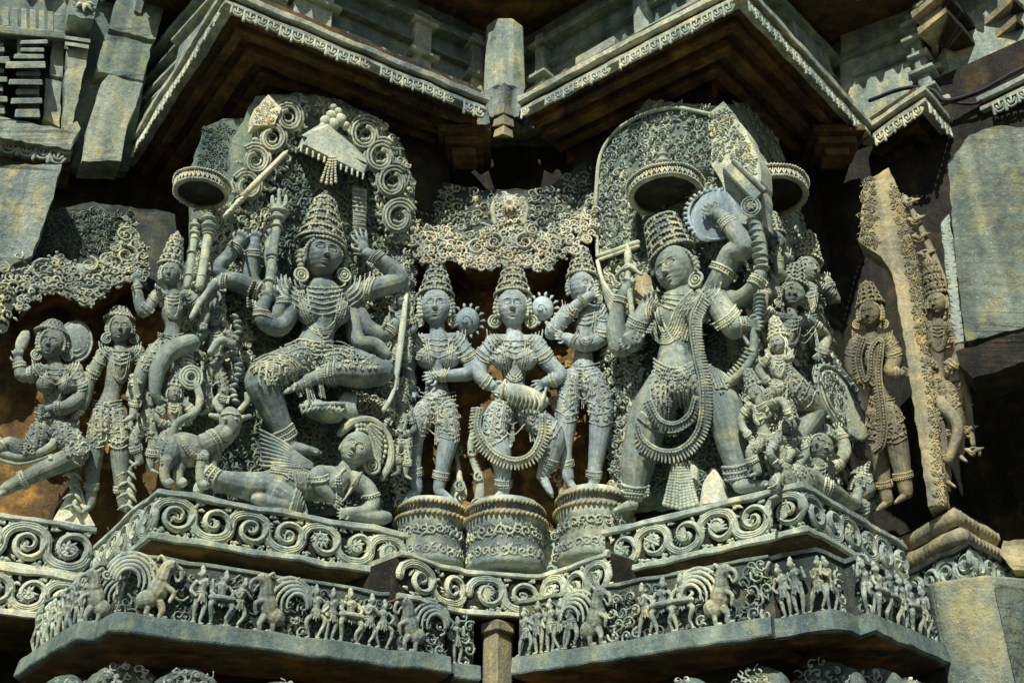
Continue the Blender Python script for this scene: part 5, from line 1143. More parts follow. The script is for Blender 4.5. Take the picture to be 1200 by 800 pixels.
def wheel(g):
    a = np.linspace(0, 2*PI, 25)
    for r_ in (11, 8): g.tube(RR.P(880+r_*np.cos(a), 242-r_*np.sin(a), 12), .0055, 6, RR.n)
    K.ell(880, 242, 9, 11, 11, 3, g=g)
    for k in range(6): f, s_ = patch(RR, 880, 242, 13); leaf(g, f, (0, 0), k*PI/3, 7*s_, 3.4*s_)
    K.limb([(884, 256, 4, 7), (890, 280, 0, 7), (893, 300, -4, 7), (893, 322, -6, 6)], g=g)
    for k in range(9): K.ell(884+k*1.1, 258+k*7, 4-k, 9-(k % 2)*1.5, 2.2, 9, -8, g=g)
attribute('wheel_mace', T, 'soap', wheel)
def horn(g):
    K.limb([(890, 346, 4, 5), (888, 372, 6, 5), (884, 396, 8, 5), (882, 416, 8, 5.5), (872, 434, 8, 6), (856, 448, 8, 6.5)], g=g)
    for k in range(9): K.ell(881-k*2.9, 412+k*4.2-(k*k)*.06, 8, 7, 1.9, 7.5, -35-k*3, g=g)
    for k in range(6): K.ell(890-k*.3, 346+k*5, 5, 7, 1.8, 7, 0, g=g)
    for o in (-9, 9): K.limb([(880+o*.3, 404, 6, 2.4), (880+o, 392, 6, 2)], g=g)
attribute('ribbed_horn', T, 'soap', horn)
def spear(g): K.limb([(735, 286, -6, 1.2), (736, 300, -6, 4.5), (736, 318, -6, 3), (738, 345, -6, 3.4), (742, 376, -8, 3.2)], g=g); K.ell(736, 316, -6, 7, 2.2, 6, g=g); K.limb([(722, 324, -6, 2), (736, 312, -4, 3), (752, 322, -6, 2)], g=g)
attribute('spear', T, 'lace', spear)
# bead tassel column between the feet, flame-shaped prop, ribs at the left edge
t = thing('bead_tassel', 'cone of bead strings hanging between the feet of the striding god', 'tassel', RR.P(798, 590, 0)); g = G()
for k in range(9):
    o = (k-4)/4; a, b = RR.P(797+o*8, 545, 2+4*(1-o*o)), RR.P(798+o*19, 596-abs(o)*5, 4+8*(1-o*o))
    for q in np.linspace(0, 1, 15): g.ball(a+(b-a)*q, .008+.003*q)
g.build('bead_strings', M['soap'], t)
for nm, lb, rel, ol, d, mt in [('stone_flame', 'pale leaf-shaped stone prop left of the front foot of the striding god', RR, [(818, 594), (822, 566), (834, 545), (845, 562), (852, 590)], -8, 'pale'),
        ('stone_flame', 'small bluish split tip behind the bead tassel', RR, [(806, 560), (808, 536), (816, 548), (815, 566)], -16, 'soap')]:
    tag(slab(nm, M[mt], rel, ol, d-10, d, None, False, bevel=.01), lb, 'stone prop')
t = thing('ribbed_cloth', 'fan of curved cloth ribs at the left edge of the right panel', 'cloth', RR.P(715, 400, -16)); g = G()
for k in range(6): K.limb([(700+k*1.5, 306+k*7, -30, 2.2), (706+k*2, 328+k*7, -24, 2.4), (718+k, 346+k*5, -20, 2.4), (732, 356+k*3, -20, 1.6)], g=g)
g.build('ribs', M['lace'], t)
plate('ochre_patch', 'bright yellow-ochre stained stone left of the crowned head', RR, [(744, 322), (756, 318), (764, 330), (765, 354), (750, 362), (742, 345)], -30, 'tan', 20)
plate('ochre_patch', 'bright yellow-ochre chip of stone right of the raised elbow', RR, [(874, 328), (886, 320), (889, 330), (884, 342), (876, 340)], -14, 'pale', 20)

# ---------------- crowd on the right flank
K1, T1 = attendant('flank_warrior', 'large jewelled rider on the right flank with raised arm and bare blue thigh', RS, 928, 346, 25, 21, sh=[(905, 372), (948, 378)], torso=[(918, 396), (914, 418), (912, 436)],
    legs=[([(918, 440, 0, 15), (936, 462, 10, 17), (952, 484, 14, 16), (940, 508, 6, 11), (936, 520, 4, 8)], 200), ([(960, 420, -10, 12), (996, 462, -8, 12), (1005, 500, -8, 9), (1007, 530, -8, 7)], -30)],
    arms=[([(905, 372, 0, 9), (892, 360, 6, 8.5), (897, 336, 8, 7)], 95), ([(948, 378, 0, 9), (966, 396, 2, 8.5), (962, 414, 6, 7)], 230)], yaw=-10, roll=-12, d=-6, crown_h=24)
t = thing('oval_shield', 'long oval shield with carved rim leaning on the right flank', 'shield', RS.P(985, 500, 0)); g = G(); K = Carve(RS)
K.ell(984, 470, 2, 19, 46, 5, 26, g=g); a = np.linspace(0, 2*PI, 40)
for r_ in (1., .82, .6):
    c, s_ = math.cos(math.radians(26)), math.sin(math.radians(26)); X = 19*r_*np.cos(a); Y = 46*r_*np.sin(a); g.tube(RS.P(984+X*c-Y*s_, 470-X*s_-Y*c, 8-3*r_*1.5), .007, 6, RS.n)
for k in range(26):
    a_ = k/26*2*PI; X, Y = 21*math.cos(a_), 48*math.sin(a_); g.ball(RS.P(984+X*c-Y*s_, 470-X*s_-Y*c, 3), .009)
g.build('shield_face', M['soap'], t); g = G(); K.crust(g, [(958, 436), (976, 432), (1004, 480), (1004, 508), (990, 500)], 7, 4, 0, 1., plane=8, bead=.1); g.build('shield_relief', M['lace'], t)
attendant('flank_soldier', 'small helmeted soldier crouching beside the front foot of the striding god', RR, 886, 462, 17, 24, sh=[(880, 476), (900, 478)], torso=[(892, 490), (894, 502), (898, 514)],
    legs=[([(894, 518, 0, 8), (880, 530, 6, 7), (888, 552, 2, 5)], 200), ([(904, 518, 0, 8), (916, 534, 4, 7), (912, 556, 2, 5)], -20)], arms=[([(880, 476, 0, 5.5), (868, 494, 4, 5), (878, 512, 6, 4)], -60), ([(900, 478, 0, 5.5), (916, 470, 4, 5), (924, 486, 6, 4)], -60)], yaw=20, roll=12, d=14, vox=.003)
attendant('flank_soldier', 'helmeted soldier with round head leaning over the elephant head at the right corner', RS, 960, 524, 26, 25, sh=[(940, 545), (976, 548)], torso=[(952, 556), (948, 566), (944, 574)],
    legs=[], arms=[([(976, 548, 0, 8), (990, 530, 6, 8), (984, 508, 2, 7)], 100), ([(940, 545, 0, 7), (930, 530, 8, 6.5), (920, 540, 10, 5)], 200)], yaw=12, roll=-14, d=6, crown_h=14)
attendant('flank_soldier', 'drummer soldier squeezed between crouching soldier and leaning soldier', RS, 924, 500, 18, 26, sh=[(910, 516), (938, 516)], torso=[(922, 530), (922, 542), (922, 552)], legs=[([(918, 556, 0, 8), (906, 566, 4, 6), (912, 578, 2, 5)], 200)], arms=[([(910, 516, 0, 5.5), (902, 530, 4, 5), (912, 544, 6, 4)], -30), ([(938, 516, 0, 5.5), (944, 532, 4, 5), (934, 546, 6, 4)], 200)], yaw=-20, d=10, vox=.003)
K = Carve(RS); K.ell(936, 562, 16, 20, 17, 14, -15); K.limb([(944, 560, 18, 14), (964, 570, 22, 12), (984, 582, 20, 10), (1000, 590, 16, 8), (1006, 576, 14, 6)]); K.ell(922, 556, 18, 11, 14, 5, 10); K.limb([(930, 572, 16, 10), (926, 590, 14, 9)])
t = thing('elephant_head', 'elephant head with outstretched trunk on the right corner of the ledge', 'carved animal', RS.P(940, 580, 10)); K.body('body', 'soap', t, .0035)
g = G(); K.crust(g, [(920, 546), (950, 546), (952, 556), (924, 562)], 5, 5, .5); K.ring(g, 968, 572, -20, 24, 4, 1.6, 3); g.build('head_harness', M['lace'], t)
attendant('fallen_dwarf', 'fallen dwarf with bulging face at the lower right corner of the ledge', RS, 1010, 572, 25, 27, sh=[(992, 590), (1024, 592)], torso=[(1004, 600), (1002, 606), (1000, 612)], legs=[], arms=[([(1024, 592, 0, 7), (1032, 575, 4, 6.5), (1022, 556, 4, 6)], 120)], yaw=-14, roll=-20, d=0, crown_h=18)
attendant('upper_attendant', 'bearded attendant with raised club under the right corner canopy', RS, 946, 316, 24, 28, sh=[(928, 336), (966, 338)], torso=[(946, 352), (944, 366), (942, 378)], legs=[], arms=[([(966, 338, 0, 8), (978, 352, 4, 7.5), (970, 330, 6, 6)], 100), ([(928, 336, 0, 8), (914, 322, 4, 7), (910, 300, 6, 6)], 80)], yaw=14, roll=-6, d=-12, crown_h=30)
attendant('upper_attendant', 'slim attendant below the wheel mace with heavy necklaces', RS, 908, 284, 20, 29, sh=[(894, 302), (924, 304)], torso=[(908, 318), (906, 332), (904, 344)], legs=[], arms=[([(894, 302, 0, 6), (884, 318, 4, 5.5), (892, 332, 6, 4)], 20)], yaw=-14, roll=6, d=-16, crown_h=24)
attendant('flank_child', 'small seated figure between the ribbed horn and the jewelled rider', RR, 912, 404, 18, 33, sh=[(900, 420), (926, 420)], torso=[(912, 434), (912, 446), (912, 456)], legs=[([(906, 460, 0, 8), (892, 470, 8, 7), (900, 486, 4, 5)], 200)], arms=[([(900, 420, 0, 5.5), (890, 434, 4, 5), (900, 448, 6, 4)], -20)], d=10, vox=.003)

clutter('background_relief', 'tangle of small leaf carving behind the striding god and his raised arm', RR, [[(704, 312), (760, 300), (756, 400), (745, 596), (720, 596), (706, 420)], [(800, 205), (850, 215), (872, 300), (862, 330), (850, 330), (822, 290)], [(826, 470), (880, 400), (900, 570), (880, 540), (870, 470)]], -44, 10, 'lace', 330)
clutter('background_relief', 'dense small carving filling the right flank between soldiers and canopy', RS, [[(866, 262), (930, 262), (956, 330), (985, 430), (990, 560), (950, 600), (900, 560), (880, 400)]], -30, 10, 'lace', 340)

clutter('deep_relief', 'deeper layer of dim vine carving over the whole back slab of the right panel', RR, [[(724, 590), (706, 420), (706, 305), (760, 240), (850, 250), (876, 400), (896, 570)]], -54, 11.5, 'band', 395)
# ============================================================ MIDDLE BAY
RC = Rel((0, 4.80), (-.02, -1), .0038)
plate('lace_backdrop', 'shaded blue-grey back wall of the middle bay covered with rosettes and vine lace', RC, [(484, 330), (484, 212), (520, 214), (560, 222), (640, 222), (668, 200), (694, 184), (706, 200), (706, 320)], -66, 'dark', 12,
    carve=[[(486, 300), (488, 214), (520, 218), (560, 226), (590, 226), (590, 280), (540, 290)], [(600, 226), (640, 226), (668, 204), (694, 188), (702, 206), (700, 270), (650, 290), (606, 280)]], pitch=11, cmat='soap')
plate('ochre_backdrop', 'ochre-stained back wall seen between the three small figures', RC, [(470, 650), (470, 320), (520, 300), (680, 300), (742, 320), (745, 650)], -60, 'umber', 10)
g = G(); K = Carve(RC)
# leafy canopy with a small tower, its warm hollow underside behind
t = thing('leafy_canopy', 'sunlit creeper canopy with a small flower tower over the three small figures', 'canopy', RC.P(600, 290, 0))
path = spline([(484, 292), (504, 304), (528, 296), (552, 308), (574, 306), (597, 298), (620, 308), (642, 306), (668, 286), (700, 258)], 8)
back = np.stack([path[:, 0], path[:, 1]+34], 1); 
V = A([RC.P(path[:, 0]*(1-k)+back[:, 0]*k, path[:, 1]*(1-k)+back[:, 1]*k+0*k, np.full(len(path), 16-74*k+10*math.sin(k*PI))) for k in np.linspace(0, 1, 8)])
g = G(); g.grid(V); g.grid(V+A([0, .02, .03])); o = g.build('hollow_soffit', M['ochre'], t)
V = A([RC.P(path[:, 0], path[:, 1]+8-40*k, np.full(len(path), 15-34*k+5*math.sin(k*PI))) for k in np.linspace(0, 1, 8)]); g = G(); g.grid(V); g.grid(V+A([0, .03, .0])); g.build('leaf_mass', M['lace'], t)
g = G(); K.ell(597, 248, 0, 17, 20, 12, g=g); K.ell(597, 276, 0, 32, 14, 12, g=g); g.build('crest_core', M['lace'], t)
for z_, (dy, dd, pt, w_) in enumerate([(6, 19, 8, 8), (-2, 20, 8.5, 11), (-11, 15, 9, 11), (-20, 7, 9, 10), (-29, -2, 9, 9)]):
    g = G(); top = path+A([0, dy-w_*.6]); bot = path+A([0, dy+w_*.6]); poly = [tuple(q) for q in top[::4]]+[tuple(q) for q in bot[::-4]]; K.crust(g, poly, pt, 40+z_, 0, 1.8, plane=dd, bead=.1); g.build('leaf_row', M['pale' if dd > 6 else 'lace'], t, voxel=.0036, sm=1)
g = G(); K.crust(g, [(570, 296), (560, 282), (574, 262), (620, 262), (636, 282), (622, 296)], 8, 60, 0, 1.3, plane=14, bead=.1)
for sx in (-1, 1):
    for x, y, r_, hd in ((18, 284, 12, 1), (38, 290, 11, -1), (58, 296, 9, 1), (76, 294, 9, -1), (92, 280, 8, 1), (28, 270, 8, 1)): f, s_ = patch(RC, 597+sx*x, y, 20); curl(g, f, (0, 0), r_*s_, PI/2, 1.5, hd*sx, r_*.19*s_, 0, True, 7, 18)
g.build('scrolled_leaves', M['pale'], t, voxel=.0036, sm=1)
g = G(); K.crust(g, [(580, 264), (578, 234), (590, 228), (606, 228), (617, 236), (615, 264)], 7, 61, 0, 1.3, plane=16, bead=.3)
for k in range(10): f, s_ = patch(RC, 597, 240, 24); leaf(g, f, (0, 0), k*PI/5, 11*s_, 4*s_)
for sx in (-1, 1): K.limb([(597+sx*17, 262, 16, 2.5), (597+sx*20, 245, 16, 3), (597+sx*16, 232, 14, 2)], g=g)
K.ell(597, 250, 8, 17, 16, 8, g=g)
g.build('flower_tower', M['pale'], t, voxel=.0036, sm=1)

def pedestal(label, x, y, r_, ybot, d=0., rel=RC, mat='soap', curls=True, seed=0):
    """round lotus pedestal: drum with leaf scrolls under two twisted-rope rings"""
    p = rel.P(x, y, d); q = rel.P(x, ybot, d); s = np.linalg.norm(rel.P(x+1, y, d)-p); R_ = r_*s; H = p[2]-q[2]; t = thing('lotus_pedestal', label, 'pedestal', (p[0], p[1], q[2]))
    th = np.linspace(0, 2*PI, 48, endpoint=False); cir = lambda r, z: A([p[0], p[1], q[2]+z])+np.outer(np.cos(th)*r, [1, 0, 0])+np.outer(np.sin(th)*r, [0, 1, 0])
    g = G(); prof = [(.001, 0), (.96*R_, 0), (.92*R_, H*.1), (.88*R_, H*.55), (.98*R_, H*.66), (.9*R_, H*.74), (.86*R_, H*.8), (.9*R_, H*.9), (.8*R_, H), (.001, H)]; g.grid(A([cir(a, b) for a, b in prof]), True); g.build('drum', M[mat], t)
    for k, (rr, z, w) in enumerate([(.99*R_, H*.70, .014), (.95*R_, H*.88, .012)]):
        g = G(); rope(g, cir(rr, z)[[*range(48), 0]], w); g.build('rope_ring', M['tan'], t)
    g = G(); R = random.Random(seed)
    for row in range(2):
        for k in range(13):
            a = -PI+k*PI/13+.1+row*.12; o = A([math.cos(a), math.sin(a), 0]); v = np.cross(A([0, 0, 1.]), o); f = Loc(A([p[0], p[1], q[2]+H*(.17+.29*row)])+o*R_*.9, v, A([0, 0, 1.]), o); z = R_*.135
            curl(g, f, (0, 0), z, R.uniform(0, 6), 1.2, R.choice((-1, 1)), z*.24, 0, True, 6, 14); [leaf(g, f, (math.cos(b_)*z*1.05, math.sin(b_)*z*1.05), b_+R.uniform(-.8, .8), z*.6, z*.3) for b_ in np.arange(0, 6.2, .9)+R.random()]
    g.build('leaf_scroll', M['lace'], t, voxel=.0036, sm=1)
plate('carved_dado', 'low carved strip behind the round pedestals of the middle bay', RC, [(466, 676), (468, 614), (540, 622), (640, 622), (745, 606), (750, 672)], -6, 'soap', 30, carve=[[(468, 672), (470, 618), (540, 626), (640, 626), (744, 610), (748, 668)]], pitch=13, cmat='lace')
pedestal('round pedestal with rope rings under the left one of three small figures', 506, 592, 42, 668, 0, seed=1)
pedestal('round pedestal with rope rings under the middle of three small figures', 592, 593, 48, 672, 6, seed=2)
pedestal('round pedestal with rope rings under the flute player', 694, 580, 45, 662, 6, seed=3)

K1, T1 = attendant('court_lady', 'left of three small figures, blue-grey face, hand held across the waist', RC, 511, 362, 35, 41, sh=[(490, 402), (538, 400)], torso=[(513, 420), (512, 448), (512, 474)],
    legs=[([(500, 480, 0, 15), (486, 506, 4, 13), (484, 540, 2, 10), (488, 572, 0, 7)], 215), ([(522, 480, 0, 15), (526, 510, 4, 13), (519, 545, 2, 9), (514, 572, 0, 7)], -30)],
    arms=[([(538, 402, 0, 10), (549, 420, 6, 10), (552, 436, 14, 9), (532, 440, 18, 8), (512, 440, 18, 6)], 190, .5), ([(490, 404, 0, 10), (478, 430, 4, 9), (480, 452, 12, 7)], 285, .5)], mat='blue', bust=True, crown_h=34, d=6)
K2, T2 = attendant('drummer', 'middle of three small figures, blue-grey face, playing a laced drum', RC, 601, 362, 36, 42, sh=[(578, 402), (628, 402)], torso=[(602, 422), (602, 446), (600, 474)],
    legs=[([(588, 482, 2, 17), (578, 504, 10, 17), (586, 530, 12, 14), (590, 560, 6, 9), (590, 574, 4, 8)], 215), ([(616, 482, 2, 16), (646, 508, 10, 15), (646, 530, 6, 12), (636, 556, 2, 8)], -60)],
    arms=[([(578, 404, 0, 11), (564, 424, 6, 11), (562, 440, 12, 9.5), (576, 452, 18, 7)], -35, .4), ([(628, 402, 0, 11), (642, 424, 6, 10.5), (656, 440, 10, 9), (640, 448, 16, 7)], 200, .4)], mat='blue', bust=True, crown_h=36, d=10)
def drum(g):
    K.limb([(592, 458, 28, 9), (604, 462, 30, 12.5), (620, 466, 30, 12.5), (634, 470, 28, 9)], g=g)
    for x, y in ((590, 457), (636, 471)): K.ell(x, y, 29, 3.4, 12.5, 11, -15, g=g)
    for k in range(8): K.limb([(592+k*5, 448+k*1.6, 37, 1.2), (597+k*5, 462+k*1.5, 43, 1.2), (594+k*5, 473+k*1.5, 36, 1.2)], 3, 5, g=g)
g = G(); drum(g); tag(g.build('laced_drum', M['lace'], None), 'barrel drum with rope lacing held at the waist of the middle small figure', 'drum')
K = Carve(RC, 10); fringe_garland(K, 'garland', T2, [(562, 478), (560, 504), (576, 528), (600, 540), (622, 534), (634, 512), (636, 486)], 2.4, 6, 'soap', 26, 1)
for (x, y, r_, T_) in ((548, 376, 14, T1), (636, 362, 13, T2)):
    g = G(); K = Carve(RC); K.ell(x, y, 4, r_, r_*1.05, r_*.8, g=g, nu=20, nv=14); f, s_ = patch(RC, x-2, y, 4+r_*.8); curl(g, f, (0, 0), r_*.5*s_, 0, 1.2, 1, r_*.10*s_, -.002)
    for k in range(14): q = k/14*2*PI; f, s_ = patch(RC, x+r_*1.1*math.cos(q), y+r_*1.1*math.sin(q), 2); leaf(g, f, (0, 0), -q, 6*s_, 3.4*s_)
    g.build('hair_bun', M['blue'], T_)
K3, T3 = attendant('flute_player', 'right of three small figures in profile, arm raised to the mouth like a flute player', RC, 682, 338, 30, 43, sh=[(664, 366), (708, 366)], torso=[(688, 386), (684, 412), (684, 438)],
    legs=[([(694, 446, 4, 16), (704, 480, 10, 15), (702, 515, 8, 12), (697, 548, 4, 8.5), (696, 562, 2, 7.5)], 215), ([(670, 446, 0, 15), (664, 490, 0, 13), (662, 530, -4, 9), (666, 560, -6, 7)], -50)],
    arms=[([(664, 368, 0, 10), (648, 388, 8, 10), (652, 384, 14, 9), (672, 362, 20, 7.5), (690, 348, 22, 6)], 35, .5), ([(708, 368, 0, 10), (704, 396, 8, 10), (684, 404, 16, 9), (664, 396, 18, 7)], 160, .5)], mat='blue', yaw=34, crown_h=32, d=8)
# ribbons, props and stalks between the legs
for k, (L, nm, lb, mt) in enumerate([
    ([(556, 500, 10, 4), (552, 530, 10, 4), (562, 560, 10, 5), (560, 590, 8, 6), (548, 600, 6, 3)], 'curling_ribbon', 'curling ribbon stalk between the left and middle small figures', 'lace'),
    ([(533, 490, -6, 3), (535, 530, -8, 3), (540, 570, -8, 4)], 'thin_stalk', 'thin stalk beside the leg of the left small figure', 'lace'),
    ([(655, 600, -2, 5), (658, 580, -4, 4), (655, 560, -6, 2), (662, 545, -8, 1.5)], 'forked_sprout', 'thin forked stone sprout between drummer and flute player', 'tan'),
    ([(648, 470, 0, 4), (656, 500, 0, 4), (650, 530, 0, 3)], 'hanging_sash', 'hanging sash end beside the drummer', 'lace')]):
    K = Carve(RC); g = G(); K.limb(L, g=g)
    for j in range(5): x, y, d_, r_ = L[min(j, len(L)-1)]; f, s_ = patch(RC, x, y, d_+r_); curl(g, f, (0, 0), 7*s_, j, 1.1, (-1)**j, 1.5*s_, 0)
    tag(g.build(nm, M[mt], None), lb, 'carved stalk')
for lb, ol, mt, d_ in [('pale split prop standing between the feet of the left small figure', [(524, 590), (530, 565), (540, 552), (548, 575), (545, 594)], 'pale', -14), ('orange leaf-shaped slab right of the flute player', [(712, 596), (716, 540), (726, 470), (736, 520), (738, 596)], 'ochre', -20), ('ochre horn-shaped prop under the ribbon stalk', [(538, 604), (544, 585), (556, 590), (562, 604)], 'ochre', 12)]:
    tag(slab('stone_flame', M[mt], RC, ol, d_-12, d_, None, False, bevel=.008), lb, 'stone prop')

# ============================================================ FAR LEFT BAY
pL = A([*LL[1], 0]); RF = Rel(pL-N_L*.16, N_L, .0042)
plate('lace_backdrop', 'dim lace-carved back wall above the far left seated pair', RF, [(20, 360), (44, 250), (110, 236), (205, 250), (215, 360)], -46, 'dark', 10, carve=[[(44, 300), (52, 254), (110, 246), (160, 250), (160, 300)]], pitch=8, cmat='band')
plate('ochre_backdrop', 'brown stained back wall behind the far left seated pair', RF, [(-60, 640), (-60, 330), (215, 330), (215, 640)], -50, 'umber', 10)
plate('plain_slab', 'plain green-grey slab at the far left edge above a carved corner', RF, [(-30, 250), (-20, 196), (72, 192), (62, 232), (38, 300), (-30, 330)], 6, 'block', 40)
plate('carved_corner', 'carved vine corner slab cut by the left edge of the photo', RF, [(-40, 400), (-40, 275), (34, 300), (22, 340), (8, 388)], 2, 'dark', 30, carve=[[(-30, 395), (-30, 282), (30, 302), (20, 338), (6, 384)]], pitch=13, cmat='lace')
t = thing('leafy_canopy', 'pale creeper canopy with spirals and a peaked tuft over the far left pair', 'canopy', RF.P(100, 340, 0)); K = Carve(RF)
path = spline([(22, 362), (44, 342), (72, 336), (98, 352), (122, 338), (148, 322), (172, 330)], 8)
V = A([RF.P(path[:, 0], path[:, 1]+24*k, np.full(len(path), 12-60*k)) for k in np.linspace(0, 1, 6)]); g = G(); g.grid(V); g.grid(V+A([0, .02, .03])); g.build('hollow_soffit', M['ochre'], t)
V = A([RF.P(path[:, 0], path[:, 1]+6-42*k, np.full(len(path), 12-34*k+5*math.sin(k*PI))) for k in np.linspace(0, 1, 8)]); g = G(); g.grid(V); g.grid(V+A([0, .03, .0])); g.build('leaf_mass', M['lace'], t)
g = G(); K.ell(150, 298, -8, 15, 26, 10, g=g); K.ell(100, 322, -6, 42, 12, 8, 4, g=g); g.build('crest_core', M['lace'], t)
for z_, (dy, dd, pt, w_) in enumerate([(4, 17, 8, 8), (-3, 18, 9, 11), (-12, 12, 9, 11), (-22, 5, 10, 11), (-31, -2, 10, 9)]):
    g = G(); top = path+A([0, dy-w_*.6]); bot = path+A([0, dy+w_*.6]); K.crust(g, [tuple(q) for q in top[::4]]+[tuple(q) for q in bot[::-4]], pt, 70+z_, 0, 1.7, plane=dd, bead=.1); g.build('leaf_row', M['lace'], t, voxel=.0036, sm=1)
g = G()
for x, y, r_, h_ in ((52, 318, 15, 1), (104, 310, 11, -1), (126, 306, 10, 1), (148, 300, 14, -1), (148, 276, 11, 1), (134, 290, 8, -1), (160, 288, 8, 1)): f, s_ = patch(RF, x, y, 10); curl(g, f, (0, 0), r_*s_, 1.5, 1.5, h_, r_*.17*s_, 0, True, 7, 18)
K.crust(g, [(136, 312), (134, 280), (146, 256), (156, 256), (166, 282), (168, 312)], 7, 80, 0, 1.3, plane=4); g.build('spiral_tuft', M['lace'], t, voxel=.0036, sm=1)
attendant('seated_archer', 'far left seated woman with a big round hair bun and one leg stretched out', RF, 61, 404, 30, 51, sh=[(42, 436), (88, 434)], torso=[(66, 452), (64, 474), (60, 496)],
    legs=[([(66, 504, 0, 15), (92, 528, 12, 14), (70, 542, 14, 12), (40, 556, 12, 10), (8, 572, 10, 8)], 200), ([(50, 506, 0, 14), (30, 530, 6, 12), (10, 520, 8, 9), (-8, 530, 6, 7)], 200)],
    arms=[([(88, 436, 0, 9), (94, 460, 6, 8.5), (80, 476, 12, 8), (58, 480, 14, 6)], 180), ([(42, 438, 0, 9), (26, 440, 4, 8), (22, 424, 6, 6)], 100)], yaw=-22, bust=True, d=6, crown_h=12, vox=.004)
g = G(); K = Carve(RF); K.ell(88, 400, -2, 19, 23, 10, 20, g=g, nu=20); 
for r_ in (20, 15, 10): a = np.linspace(0, 2*PI, 30); g.tube(RF.P(88+r_*np.cos(a), 400-r_*1.15*np.sin(a), 8-r_*.3), .006, 6, RF.n)
tag(g.build('round_bun', M['lace'], None), 'large ribbed round hair bun beside the far left face', 'hair bun')
g = G(); K.ell(27, 400, 6, 7, 14, 4, -6, g=g); K.limb([(24, 418, 6, 3), (25, 412, 6, 3)], g=g); tag(g.build('hand_mirror', M['lace'], None), 'small oval hand mirror held up left of the seated woman', 'mirror')
K = Carve(RF); g = G(); K.limb([(-10, 528, 14, 4), (24, 536, 16, 5), (56, 526, 16, 5), (66, 508, 14, 4), (60, 496, 12, 3)], g=g); K.limb([(-8, 536, 14, 2), (24, 544, 16, 2), (60, 534, 16, 2)], g=g); tag(g.build('curved_bow', M['soap'], None), 'curved bow-like band sweeping across the seated woman lap', 'bow')
attendant('standing_companion', 'companion standing right of the far left seated woman, head tilted', RF, 141, 386, 27, 52, sh=[(120, 416), (162, 412)], torso=[(138, 432), (132, 456), (126, 480)],
    legs=[([(120, 488, 0, 14), (112, 520, 6, 12), (108, 555, 4, 9), (106, 590, 0, 6)], 215), ([(136, 488, 0, 14), (140, 522, 6, 12), (142, 560, 4, 9), (144, 592, 0, 6)], -30)],
    arms=[([(120, 418, 0, 8), (104, 446, 6, 8), (98, 470, 10, 7), (88, 488, 12, 5)], 240), ([(162, 414, 0, 8), (172, 440, 4, 8), (160, 462, 10, 6)], 220)], yaw=-10, roll=6, d=0, crown_h=12)
for x0, lb in ((86, 'cusped leaf pillar between the seated woman and her companion'), (150, 'cusped leaf pillar right of the companion on the far left')):
    K = Carve(RF); g = G()
    for k in range(8): K.ell(x0+2*math.sin(k*1.3), 500+k*13, 4, 7-(k % 2)*2, 8, 7, 12*(-1)**k, g=g); f, s_ = patch(RF, x0, 500+k*13, 10); leaf(g, f, (0, 0), 3.8, 14*s_, 4*s_); leaf(g, f, (0, 0), -.7, 14*s_, 4*s_)
    tag(g.build('leaf_pillar', M['lace'], None), lb, 'carved leaf')
tag(slab('stone_flame', M['pale'], RF, [(58, 616), (76, 584), (92, 560), (104, 600), (112, 616)], -10, 4, None, False, bevel=.01), 'yellowish pointed stone prop at the foot of the far left pair', 'stone prop')

# ============================================================ FAR RIGHT BAY
N_G = nrm(A([-.45, -.89, 0])); pG = onz(1120, 640, 1.5); RG = Rel(A([*pG[:2], 0])-N_G*.12, N_G, .0042)
attendant('lone_guardian', 'lone slender tan guardian with a tall hat and looped garland at the far right', RG, 1020, 369, 26, 61, sh=[(1002, 402), (1042, 398)], torso=[(1024, 418), (1026, 446), (1032, 474)],
    legs=[([(1042, 484, 0, 14), (1050, 515, 4, 13), (1056, 545, 2, 11), (1062, 576, 0, 8)], 215), ([(1028, 484, -4, 13), (1030, 520, -6, 11), (1034, 555, -8, 9), (1040, 585, -10, 7)], 215)],
    arms=[([(1042, 400, 0, 9), (1048, 420, 6, 9), (1044, 436, 12, 8), (1056, 438, 16, 6)], 10), ([(1002, 404, 0, 9), (998, 428, 4, 8.5), (1008, 446, 10, 6)], -40)], mat='tan', orn='tan', yaw=-10, d=0, crown_h=24)
K = Carve(RG); tg = [o for o in bpy.data.objects if o.name.startswith('lone_guardian')][0]
fringe_garland(K, 'garland', tg, [(1012, 396), (1006, 420), (1012, 446), (1020, 440), (1022, 410), (1032, 400), (1030, 440), (1036, 490), (1034, 520), (1024, 530)], 1.8, 4, 'tan', 16, 1)
plate('leafy_post', 'tall narrow leaning slab post with leaf-carved edges at the far right', RG, [(1012, 216), (1041, 196), (1056, 232), (1075, 310), (1092, 440), (1102, 540), (1108, 590), (1088, 594), (1074, 500), (1060, 400), (1045, 320), (1032, 300), (1006, 284)], 18, 'tan', 34,
    carve=[[(1006, 286), (1010, 214), (1026, 206), (1028, 292)], [(1042, 200), (1057, 236), (1077, 312), (1094, 440), (1084, 440), (1062, 312), (1046, 240)], [(1084, 440), (1094, 440), (1108, 590), (1099, 592)]], pitch=6, cmat='tan')
attendant('hidden_guardian', 'second far right guardian half hidden behind the leaning leaf-edged post', RG, 1098, 356, 22, 63, sh=[(1082, 382), (1116, 384)], torso=[(1098, 400), (1098, 424), (1098, 450)],
    legs=[([(1092, 458, 0, 13), (1096, 490, 4, 12), (1102, 520, 2, 10), (1108, 560, 0, 7)], -30), ([(1108, 458, 0, 13), (1118, 490, 4, 11), (1122, 530, 0, 8)], -30)],
    arms=[([(1116, 384, 0, 8), (1126, 410, 4, 8), (1116, 430, 10, 6)], 200), ([(1082, 384, 0, 8), (1078, 410, 4, 8), (1090, 428, 10, 6)], 10)], mat='tan', orn='tan', yaw=-20, d=-6, crown_h=40)
